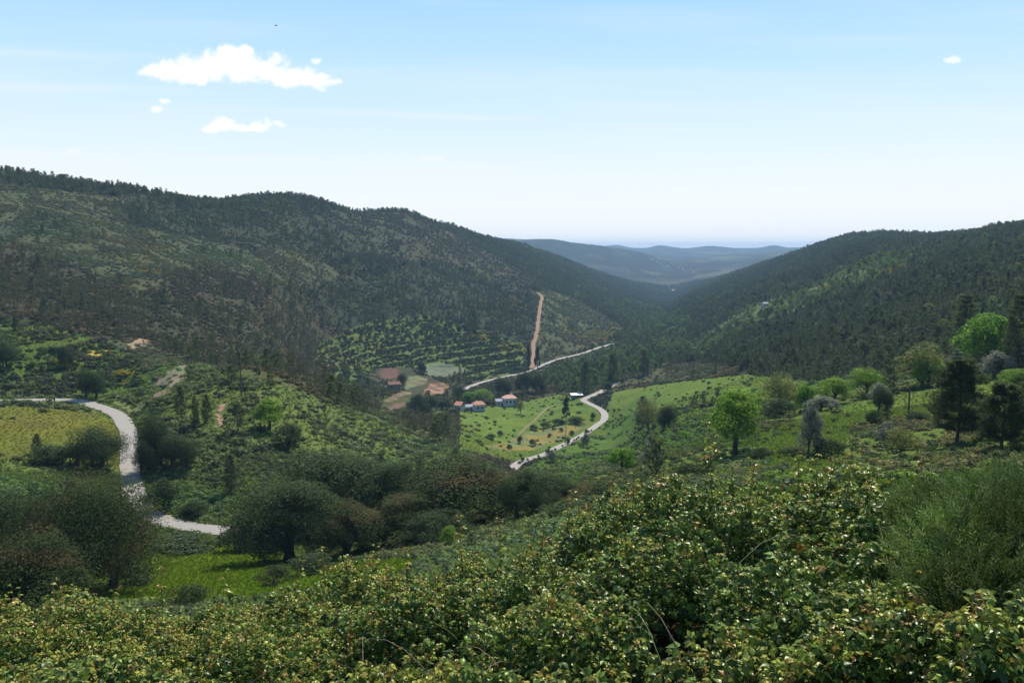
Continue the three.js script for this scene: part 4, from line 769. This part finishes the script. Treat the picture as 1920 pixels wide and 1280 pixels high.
function gable(w, d, rise, over, thick, hip = 0) {           // a tiled roof of two (hip: four) thick slopes, its eaves at y = 0, ridge along x
  const a = w / 2 + over, b = d / 2 + over, r = Math.max(0.01, a - hip), P = (t) => [[-a, t, b], [a, t, b], [a, t, -b], [-a, t, -b], [-r, rise + t, 0], [r, rise + t, 0]];
  const pts = [...P(0), ...P(thick)], f = [[6, 7, 11], [6, 11, 10], [8, 9, 10], [8, 10, 11], [7, 8, 11], [9, 6, 10], [0, 5, 1], [0, 4, 5], [2, 4, 3], [2, 5, 4], [1, 5, 2], [3, 4, 0], [0, 1, 7], [0, 7, 6], [1, 2, 8], [1, 8, 7], [2, 3, 9], [2, 9, 8], [3, 0, 6], [3, 6, 9]];
  const g = new THREE.BufferGeometry(), p = [], u = []; for (const t of f) for (const i of t) { p.push(...pts[i]); u.push(pts[i][0] / 4, pts[i][2] / 4); }
  g.setAttribute('position', new THREE.Float32BufferAttribute(p, 3)); g.setAttribute('uv', new THREE.Float32BufferAttribute(u, 2)); g.computeVertexNormals(); return g;
}
function windowAt(parent, x, y, z, w, h) { const f = mesh('window', bx(w + 0.24, h + 0.24, 0.12, x, y, z + 0.05), wood, parent); mesh('pane', bx(w, h, 0.06, x, y, z + 0.1), glass, f); return f; }
function doorAt(parent, x, y, z) { const d = mesh('door', bx(1.0, 2.1, 0.12, x, y + 1.05, z + 0.05), wood, parent); mesh('handle', bx(0.05, 0.2, 0.1, x + 0.36, y + 1.0, z + 0.14), metal, d); }
function houseAt(name, px, py, turn) { const o = new THREE.Group(); o.name = numbered(name); const h = hit(px, py); ground(o, h.x, h.z, 0); o.rotation.y = turn; o.scale.setScalar(1); scene.add(o); return o; }
{
  const tile = tileMat(.52, .25, .17), pale = tileMat(.60, .36, .28), slate = tileMat(.30, .33, .37);
  let o = houseAt('farmhouse', 948, 760, 0.22);
  mesh('wall', bx(7.4, 5.6, 6, 2.2, 1.6, 0), plaster, o); mesh('lean_to', bx(4.6, 4.2, 5, -3.8, 0.9, 0), plaster, o);
  const r1 = mesh('roof', gable(7.4, 6, 1.7, 0.35, 0.18, 2.4), pale, o); r1.position.set(2.2, 4.4, 0); mesh('chimney', bx(0.7, 1.5, 0.7, 1.4, 1.5, -0.9), plaster, r1);
  const r2 = mesh('roof', gable(4.6, 5, 1.1, 0.3, 0.14), slate, o); r2.position.set(-3.8, 3.0, 0);
  for (const x of [0, 2.4, 4.6]) windowAt(o, x, 2.6, 3, 0.8, 1.1); windowAt(o, -4.6, 1.6, 2.5, 0.8, 0.9); doorAt(o, -2.6, 0, 2.5);
  shade(tag(o, 'larger white farmhouse with a pinkish tiled roof at the top of the meadow', 'house'));
  o = houseAt('farmhouse', 890, 768, 0.3);
  mesh('wall', bx(6.2, 4.4, 5, 2.2, 0.7, 0), plaster, o); mesh('lean_to', bx(4.4, 3.6, 4.4, -3.1, 0.3, 0), plaster, o);
  const r3 = mesh('roof', gable(6.2, 5, 1.6, 0.35, 0.18, 1.6), tile, o); r3.position.set(2.2, 2.9, 0); mesh('chimney', bx(0.6, 1.3, 0.6, -1, 1.3, -0.6), plaster, r3);
  const r4 = mesh('roof', gable(4.4, 4.4, 1.0, 0.3, 0.14), slate, o); r4.position.set(-3.1, 2.1, 0);
  windowAt(o, 1.2, 1.4, 2.5, 0.8, 1); windowAt(o, 3.6, 1.4, 2.5, 0.8, 1); doorAt(o, -2.4, -0.1, 2.2);
  shade(tag(o, 'low white farmhouse with red tiled and grey roofs beside the orange roofed cottage', 'house'));
  o = houseAt('cottage', 862, 769, -0.5);
  mesh('wall', bx(4, 4.2, 4.4, 0, 0.8, 0), plaster, o);
  const r5 = mesh('roof', gable(4, 4.4, 1.7, 0.3, 0.18), tileMat(.62, .30, .17), o); r5.position.set(0, 2.9, 0); mesh('chimney', bx(0.5, 1.1, 0.5, 0.8, 1.2, -0.6), plaster, r5);
  windowAt(o, -0.9, 1.5, 2.2, 0.7, 0.9); doorAt(o, 0.8, -0.1, 2.2);
  shade(tag(o, 'small cottage with a bright orange tiled roof at the meadow corner', 'house'));
  o = houseAt('barn', 738, 731, 0.35);
  mesh('wall', bx(7, 4.4, 5, 0, 1.4, 0), stone, o); const r6 = mesh('roof', gable(7, 5, 1.5, 0.3, 0.16), tileMat(.2, .09, .07), o); r6.position.set(0, 3.6, 0); doorAt(o, -1, 0, 2.5);
  mesh('gable_panel', bx(0.1, 2.2, 2.2, 3.6, 2.4, 0.6), plaster, o);
  shade(tag(o, 'dark stone barn with dull red roof among the ploughed plots', 'barn'));
  o = houseAt('shed', 1081, 746, 0.2);
  mesh('wall', bx(6, 2.2, 3, 0, 0.9, 0), stone, o); const r7 = mesh('roof', bx(6.8, 0.12, 4, 0, 0, 0), metal, o); r7.position.set(0, 2.2, 0); r7.rotation.x = 0.12; doorAt(o, 0.6, 0, 1.5);
  shade(tag(o, 'low dark shed with a pale sheet roof near the lane bend', 'shed'));
  o = houseAt('farmhouse', 1434, 575, 0.4);
  o.scale.setScalar(0.62); mesh('wall', bx(9, 5.2, 6, 0, 1.8, 0), plaster, o); const r8 = mesh('roof', gable(9, 6, 1.7, 0.3, 0.18), slate, o); r8.position.set(0, 4.4, 0);
  for (const x of [-3, 0, 3]) windowAt(o, x, 2.6, 3, 0.9, 1.1); doorAt(o, 1.5, -0.3, 3);
  shade(tag(o, 'white house alone in the pale green strip of the right flank', 'house'));
  // the village far down the valley
  const v = new THREE.Group(); mesh('wall', bx(13, 8, 9, 0, 2.5, 0), plaster, v); const vr = mesh('roof', gable(13, 9, 2.6, 0.4, 0.2), tile, v); vr.position.set(0, 6.5, 0); shade(v);
  [[1263, 548], [1232, 492], [1240, 497], [1252, 500], [1258, 495], [1272, 503], [1280, 506], [1290, 508], [1300, 512], [1246, 504], [1222, 487], [1236, 486]].forEach(([px, py], i) => {
    const c = i ? v.clone() : v, h = hit(px, py); c.scale.setScalar(i ? 0.75 : 1); c.name = numbered('village_house'); c.position.set(h.x, height(h.x, h.z), h.z); c.rotation.y = 0.3 + (i * 1.7) % 1.2; scene.add(c);
    tag(c, i ? 'tiny white village house far down the valley' : 'red roofed house alone where the valley narrows', 'house', i ? 'far village houses' : null);
  });
}
// ---------------------------------------------------------------- poles and a bird
{
  const pole = (px, top, foot, label, arm, cat) => {
    const o = new THREE.Group(); o.name = numbered('utility_pole'); const h = hit(px, foot); ground(o, h.x, h.z, 0.3);
    const H = EYE + h.r * Math.tan(toAngles(px, top).el) - o.position.y, g = new THREE.CylinderGeometry(0.11, 0.17, H, 8); g.translate(0, H / 2, 0); mesh('pole', g, wood, o);
    if (arm) { mesh('crossarm', bx(2.2, 0.16, 0.16, 0, H - 0.5, 0.16), wood, o); for (const x of [-0.9, 0, 0.9]) { const i = new THREE.CylinderGeometry(0.05, 0.07, 0.26, 6); i.translate(x, H - 0.28, 0.16); mesh('insulator', i, plaster, o); } }
    scene.add(shade(tag(o, label, cat ?? 'pole')));
  };
  pole(452, 656, 742, 'dark wooden utility pole with a crossarm on the fern slope crest', true);
  pole(1704, 722, 776, 'slim bare pole standing in the right hand meadow', false);
  pole(1061, 794, 822, 'reddish wooden post in the yellow flower meadow', false, 'post');
  const a = toAngles(517, 48), d = 180, B = new Build(), feather = [.05, .05, .055];
  B.tube([[-0.28, 0, 0], [-0.12, 0.02, 0], [0.08, 0.02, 0], [0.22, 0.03, 0], [0.3, 0.02, 0]], [0.01, 0.06, 0.08, 0.05, 0.01], 8, feather);
  const bird = new THREE.Group(); bird.name = 'bird'; mesh('body', B.geometry(), bark, bird);
  for (const s of [-1, 1]) { const W = new THREE.Shape(); W.moveTo(-0.1, 0); W.quadraticCurveTo(-0.02, 0.3, -0.2, 0.62); W.quadraticCurveTo(0.08, 0.42, 0.12, 0); const g = new THREE.ExtrudeGeometry(W, { depth: 0.02, bevelEnabled: false }); g.rotateX(s * 1.2); mesh('wing', g, new THREE.MeshStandardMaterial({ color: new THREE.Color(...feather), roughness: 0.8 }), bird); }
  bird.position.set(d * Math.sin(a.az), EYE + d * Math.tan(a.el), -d * Math.cos(a.az)); bird.rotation.set(0.2, 0.6, 0.1);
  scene.add(shade(tag(bird, 'tiny dark bird gliding high above the cloud', 'bird')));
}
// ---------------------------------------------------------------- brambles on the bank in front of the viewer
const leafGloss = (r = 1, g = 1, b = 1) => new THREE.MeshPhysicalMaterial({ color: new THREE.Color(r, g, b), vertexColors: true, roughness: 0.9, transmission: 0.26, thickness: 0, clearcoat: 0.34, clearcoatRoughness: 0.32, specularIntensity: 0.1, side: THREE.DoubleSide });
function leaflet(B, m, len, wide, fold, arch, col) {         // an ovate, folded, arching leaflet with toothed outline; m places it
  const rows = 5, v = new THREE.Vector3(), o = B.p.length / 3, prof = [0.12, 0.78, 1, 0.72, 0.3, 0.02], nm = new THREE.Matrix3().getNormalMatrix(m);
  const pts = [];
  for (let i = 0; i <= rows; i++) { const t = i / rows, y = -arch * len * t * t; for (const s of [-1, 0, 1]) pts.push([s * wide * 0.5 * prof[i] * (i % 2 ? 1.06 : 0.94), y + Math.abs(s) * prof[i] * fold * wide, t * len]); }
  const g = new THREE.BufferGeometry(), idx = [];
  for (let i = 0; i < rows; i++) for (let s = 0; s < 2; s++) { const a = i * 3 + s; idx.push(a, a + 3, a + 1, a + 1, a + 3, a + 4); }
  g.setAttribute('position', new THREE.Float32BufferAttribute(pts.flat(), 3)); g.setIndex(idx); g.computeVertexNormals();
  const nn = g.attributes.normal;
  pts.forEach((p, i) => { v.set(...p).applyMatrix4(m); B.p.push(v.x, v.y, v.z); v.fromBufferAttribute(nn, i).applyMatrix3(nm).normalize(); B.n.push(v.x, v.y, v.z); const k = i % 3 === 1 ? 1.2 : 1; B.c.push(col[0] * k, col[1] * k, col[2] * k); });
  for (const i of idx) B.i.push(i + o);
}
function spray(seed, n, len) {                               // one bramble leaf: three or five leaflets on a short stalk
  const rnd = rng(seed), B = new Build(), m = new THREE.Matrix4(), q = new THREE.Matrix4();
  const turns = n === 3 ? [0, 1.25, -1.25] : [0, 0.95, -0.95, 2.0, -2.0];
  turns.forEach((a, i) => {
    const l = len * (i ? 0.85 - 0.12 * Math.floor((i - 1) / 2) : 1) * (0.9 + rnd() * 0.2), t = 0.85 + rnd() * 0.3;
    m.makeRotationY(a + (rnd() - .5) * 0.2).multiply(q.makeTranslation(0, 0, len * 0.12)).multiply(q.makeRotationX(0.15 + rnd() * 0.45)).multiply(q.makeRotationZ((rnd() - .5) * 0.5));
    leaflet(B, m, l, l * (0.62 + rnd() * 0.12), 0.1 + rnd() * 0.16, 0.1 + rnd() * 0.3, [t, t, t * 0.95]);
  });
  B.tube([[0, -0.005, -len * 0.7], [0, 0, 0], [0, 0, len * 0.15]], [0.0016, 0.0014, 0.001], 3, [.8, .7, .5]);
  return B.geometry();
}
const sprays = [spray(1, 3, .055), spray(2, 3, .06), spray(3, 5, .052), spray(4, 3, .048), spray(5, 5, .058)];
function thicketTop(px, r) {                                 // height of the bramble canopy
  const R = along(rimFar, px), e = toAngles(px, along(rimRow, px) + 14).el, yEdge = R * Math.tan(e);
  if (r <= R) return EYE + lerp(-1.95, yEdge, smooth((r - 3) / (R - 3), -0.35, 1.0) * 0.5 + clamp((r - 3) / (R - 3), 0, 1) * 0.5);
  return EYE + yEdge - (r - R) * 0.75 - (r - R) ** 2 * 0.2;
}
const GREEN = [[.068, .12, .018], [.095, .155, .024], [.055, .098, .02], [.115, .18, .034], [.04, .074, .017]], YOUNG = [[.21, .24, .035], [.25, .26, .05], [.17, .22, .03]], RUST = [[.20, .15, .03], [.17, .115, .028], [.23, .175, .04]];
{
  const R = rng(101), thicket = new THREE.Group(); thicket.name = 'bramble_thicket';
  const lists = sprays.map(() => []), Q = new THREE.Quaternion(), E = new THREE.Euler(), all = [];
  const broomHere = (px, r) => px > 1640 && smooth(px + (noise(px / 60, r) - .5) * 160, 1650, 1800) > R();
  for (let k = 0; k < 150000; k++) {
    const a = (R() - .5) * 1.36, r = Math.sqrt(lerp(2.6 ** 2, 11.6 ** 2, Math.pow(R(), 1.25))), x = r * Math.sin(a), z = -r * Math.cos(a);
    const px = 960 + FOCAL * Math.tan(a), edge = along(rimFar, px);
    const far = 0; if (r > edge + 1.4) continue;
    const bump = (fbm(x * 1.1, z * 1.1, 3) - .5) * 0.72 + (Math.sqrt(Math.abs(2 * fbm(x * 1.9 + 20, z * 1.9 + 8, 2) - 1)) - .55) * 0.38 + (noise(x * 4.1, z * 4.1) - .5) * 0.25, hollow = smooth(fbm(x * 1.7 + 9, z * 1.7, 2), 0.54, 0.68) * 0.75;
    const depth = Math.pow(R(), 1.5) * 0.55;
    const y = thicketTop(px, r) + bump * (r > 8.5 ? 0.8 : 1) - hollow - depth;
    if (y < height(x, z) + 0.03) continue;
    const [qx, qy] = toPixel(x, y, z);
    if (broomHere(qx, r) && qy < 1130 + (noise(qx / 40, 3) - .5) * 80) continue;
    const tip = depth < 0.17 && R() < 0.42 + 0.4 * smooth(fbm(x * 0.8 + 70, z * 0.8, 2), 0.4, 0.65);
    const c = tip ? (R() < 0.24 ? pick(RUST, R) : pick(YOUNG, R)) : R() < 0.02 ? pick(RUST, R) : pick(GREEN, R), v = 0.7 + R() * 0.6;
    E.set((R() - .5) * 1.5 + 0.25, R() * 6.28, (R() - .5) * 1.5);
    const s = (tip ? 0.62 : 0.9) * (0.7 + R() * 0.6);
    all.push({ x, y, z, r, e: E.clone(), s, c: c.map((q) => q * v), k: Math.floor(R() * 5), depth, show: depth < 0.16 && qx > 0 && qx < 1920 && qy > 880 && qy < 1285 ? s / r : 0 });
  }
  // shoots that stand above the crest of the thicket, each an arching cane with leaves along it
  const shoots = [[98, 1085], [300, 1065], [560, 1050], [600, 1022], [705, 1020], [760, 1025], [860, 965], [935, 968], [1020, 985], [1075, 920], [1110, 925], [1190, 890], [1245, 870], [1330, 790], [1345, 808], [1500, 845], [1528, 850], [1600, 838], [1640, 862], [1730, 865], [420, 1070], [215, 1098], [20, 1095], [650, 1040], [990, 975], [1150, 905], [1415, 865], [1560, 862]];
  const cane = new THREE.MeshStandardMaterial({ vertexColors: true, roughness: 0.8 });
  shoots.forEach(([px, py], i) => {
    const r = along(rimFar, px) - 0.4 - R() * 1.2, a = toAngles(px, py), yTop = EYE + r * Math.tan(a.el), x = r * Math.sin(a.az), z = -r * Math.cos(a.az), y0 = thicketTop(px, r) - 0.35, B = new Build(), lean = (R() - .5) * 0.35, pts = [], H = Math.max(0.3, yTop - y0);
    for (let q = 0; q <= 6; q++) { const t = q / 6; pts.push([x - lean * (1 - t) * (1 - t * 0.3) * H, y0 + H * (t * 1.15 - 0.15 * t * t), z + lean * 0.5 * (1 - t) * H]); }
    B.tube(pts, [.006, .0055, .005, .0045, .004, .003, .002], 5, R() < .5 ? [.16, .09, .05] : [.10, .12, .04]);
    mesh('cane', B.geometry(), cane, thicket);
    for (let q = 0; q < 16; q++) { const t = 0.3 + 0.7 * (q / 15), j = Math.min(5, Math.floor(t * 6)), f = t * 6 - j, p = pts[j].map((v, w) => lerp(v, pts[j + 1][w], f)); E.set((R() - .3) * 1.2, R() * 6.28, (R() - .5) * 1.2);
      const c = t > 0.7 ? (R() < .4 ? pick(RUST, R) : pick(YOUNG, R)) : R() < .5 ? pick(YOUNG, R) : pick(GREEN, R); all.push({ x: p[0] + (R() - .5) * .09, y: p[1] + (R() - .5) * .05, z: p[2] + (R() - .5) * .09, r, e: E.clone(), s: (t > 0.85 ? 0.65 : 1.0) * (.75 + R() * .5), c, k: Math.floor(R() * 5), depth: 0, show: 0 }); }
  });
  // a few bare arching canes inside the thicket
  for (let k = 0; k < 24; k++) {
    const a = (R() - .5) * 1.2, r = 4 + R() * 5, px = 960 + FOCAL * Math.tan(a), x = r * Math.sin(a), z = -r * Math.cos(a); if (r > along(rimFar, px)) continue;
    const y = thicketTop(px, r) - 0.12 + R() * 0.12, d = R() * 6.28, L = 0.5 + R() * 0.7, B = new Build(), pts = [];
    for (let q = 0; q <= 6; q++) { const t = q / 6 - .5; pts.push([x + Math.cos(d) * t * L, y - t * t * L * 1.1, z + Math.sin(d) * t * L]); }
    B.tube(pts, [.004, .004, .0038, .0035, .003, .0026, .002], 5, R() < .5 ? [.13, .085, .055] : [.09, .11, .04]); mesh('cane', B.geometry(), cane, thicket);
  }
  const shown = new Set(all.filter((t) => t.show > 0).sort((p, q) => q.show - p.show).slice(0, 300)), mats = new Map();
  for (const t of shown) {
    const key = t.c.map((v) => Math.round(v * 30)).join(); if (!mats.has(key)) mats.set(key, leafGloss(...t.c));
    const m = mesh('leaf', sprays[t.k], mats.get(key), thicket); m.name = numbered('leaf'); m.position.set(t.x, t.y, t.z); m.rotation.copy(t.e); m.scale.setScalar(t.s);
  }
  for (const t of all) if (!shown.has(t)) lists[t.k].push(t);
  const gloss = leafGloss(), m4 = new THREE.Matrix4(), col = new THREE.Color(), foliage = new THREE.Group(); foliage.name = 'foliage';
  tag(foliage, null, null, null, 'stuff'); thicket.add(foliage);
  lists.forEach((l, k) => {
    const o = new THREE.InstancedMesh(sprays[k], gloss, l.length); o.name = 'leaf_mass';
    l.forEach((t, i) => { m4.compose(new THREE.Vector3(t.x, t.y, t.z), Q.setFromEuler(t.e), new THREE.Vector3(t.s, t.s, t.s)); o.setMatrixAt(i, m4); o.setColorAt(i, col.setRGB(...t.c)); });
    o.userData.kind = 'stuff'; foliage.add(o);
  });
  scene.add(shade(tag(thicket, 'glossy bramble thicket with rust tipped shoots filling the bank below the viewer', 'bramble')));
  console.log('brambles', all.length);
}
// broom: upright feathery green shoots on the right of the bank
{
  const R = rng(202), broom = new THREE.Group(); broom.name = 'broom_bush';
  const twig = (seed) => { const rnd = rng(seed), B = new Build(); B.tube([[0, 0, 0], [0.01, .16, 0], [0.03, .34, 0.01]], [.0025, .002, .0008], 3, [.9, 1, .6]); for (let i = 0; i < 34; i++) { const t = 0.1 + 0.9 * (i / 33), a = i * 2.4, l = .028 + rnd() * .022, v = .75 + rnd() * .6; B.leaf(Math.cos(a) * .016 + .03 * t * t, t * .34, Math.sin(a) * .016, Math.cos(a + 1.3), .4, Math.sin(a + 1.3), l, .006 + rnd() * .006, rnd, [v, v, v], { axis: [Math.cos(a) * .8, 1.0, Math.sin(a) * .8], loose: .5 }); } return B.geometry(); };
  const twigs = [twig(1), twig(2), twig(3)], lists = [[], [], []], mat = leafGloss(), E = new THREE.Euler(), Q = new THREE.Quaternion(), m4 = new THREE.Matrix4(), col = new THREE.Color();
  mat.clearcoat = 0.32; mat.clearcoatRoughness = 0.36;
  const lobes = [[1925, 945, 6.6, .5], [1850, 960, 6.4, .42], [1775, 955, 6.8, .36], [1930, 990, 5.6, .6], [1865, 1010, 5.5, .5], [1800, 1035, 5.8, .42], [1735, 1010, 6.4, .3], [1900, 1085, 5, .46], [1985, 970, 6, .5], [1840, 1095, 5.1, .36]].map(([px, py, r, s]) => { const a = toAngles(px, py); return [r * Math.sin(a.az), EYE + r * Math.tan(a.el) - s * 0.55, -r * Math.cos(a.az), s]; });
  for (const L of lobes) for (let k = 0; k < 2300; k++) {
    const u = R() * 1.5 - .5, q = R() * 6.28, s = Math.sqrt(Math.max(0, 1 - u * u)), rr = L[3] * Math.cbrt(.12 + .88 * R()), x = L[0] + s * Math.cos(q) * rr, y = L[1] + u * rr * .9 - .1, z = L[2] + s * Math.sin(q) * rr;
    if (y < height(x, z)) continue;
    E.set((R() - .5) * .9 + s * Math.sin(q) * .55, R() * 6.28, (R() - .5) * .9 - s * Math.cos(q) * .55, 'YXZ'); E.order = 'XZY';
    const c = pick([[.105, .165, .04], [.13, .19, .05], [.085, .135, .038], [.16, .21, .085]], R), v = (.6 + R() * .55) * (.75 + .9 * smooth(fbm(x * 3.1, y * 3.1 + z * 2, 3), .35, .65));
    lists[Math.floor(R() * 3)].push({ x, y, z, e: E.clone(), s: .42 + R() * .45, c: c.map((w) => w * v) });
  }
  const foliage = new THREE.Group(); foliage.name = 'foliage'; tag(foliage, null, null, null, 'stuff'); broom.add(foliage);
  lists.forEach((l, k) => { const o = new THREE.InstancedMesh(twigs[k], mat, l.length); o.name = 'shoot_mass'; l.forEach((t, i) => { m4.compose(new THREE.Vector3(t.x, t.y, t.z), Q.setFromEuler(t.e), new THREE.Vector3(t.s, t.s, t.s)); o.setMatrixAt(i, m4); o.setColorAt(i, col.setRGB(...t.c)); }); o.userData.kind = 'stuff'; foliage.add(o); });
  for (const L of lobes) for (let k = 0; k < 4; k++) { const B = new Build(), a = R() * 6.28, y0 = height(L[0], L[2]); B.tube([[L[0] + Math.cos(a) * .08, y0 - .1, L[2] + Math.sin(a) * .08], [L[0] + Math.cos(a) * .14, (y0 + L[1]) / 2, L[2] + Math.sin(a) * .14], [L[0] + Math.cos(a) * L[3] * .5, L[1] + L[3] * .3, L[2] + Math.sin(a) * L[3] * .5]], [.014, .01, .004], 6, [.10, .09, .06]); mesh('stem', B.geometry(), bark, broom); }
  scene.add(shade(tag(broom, 'feathery green broom bush at the end of the bramble bank', 'bush')));
}
renderer.render(scene, camera);
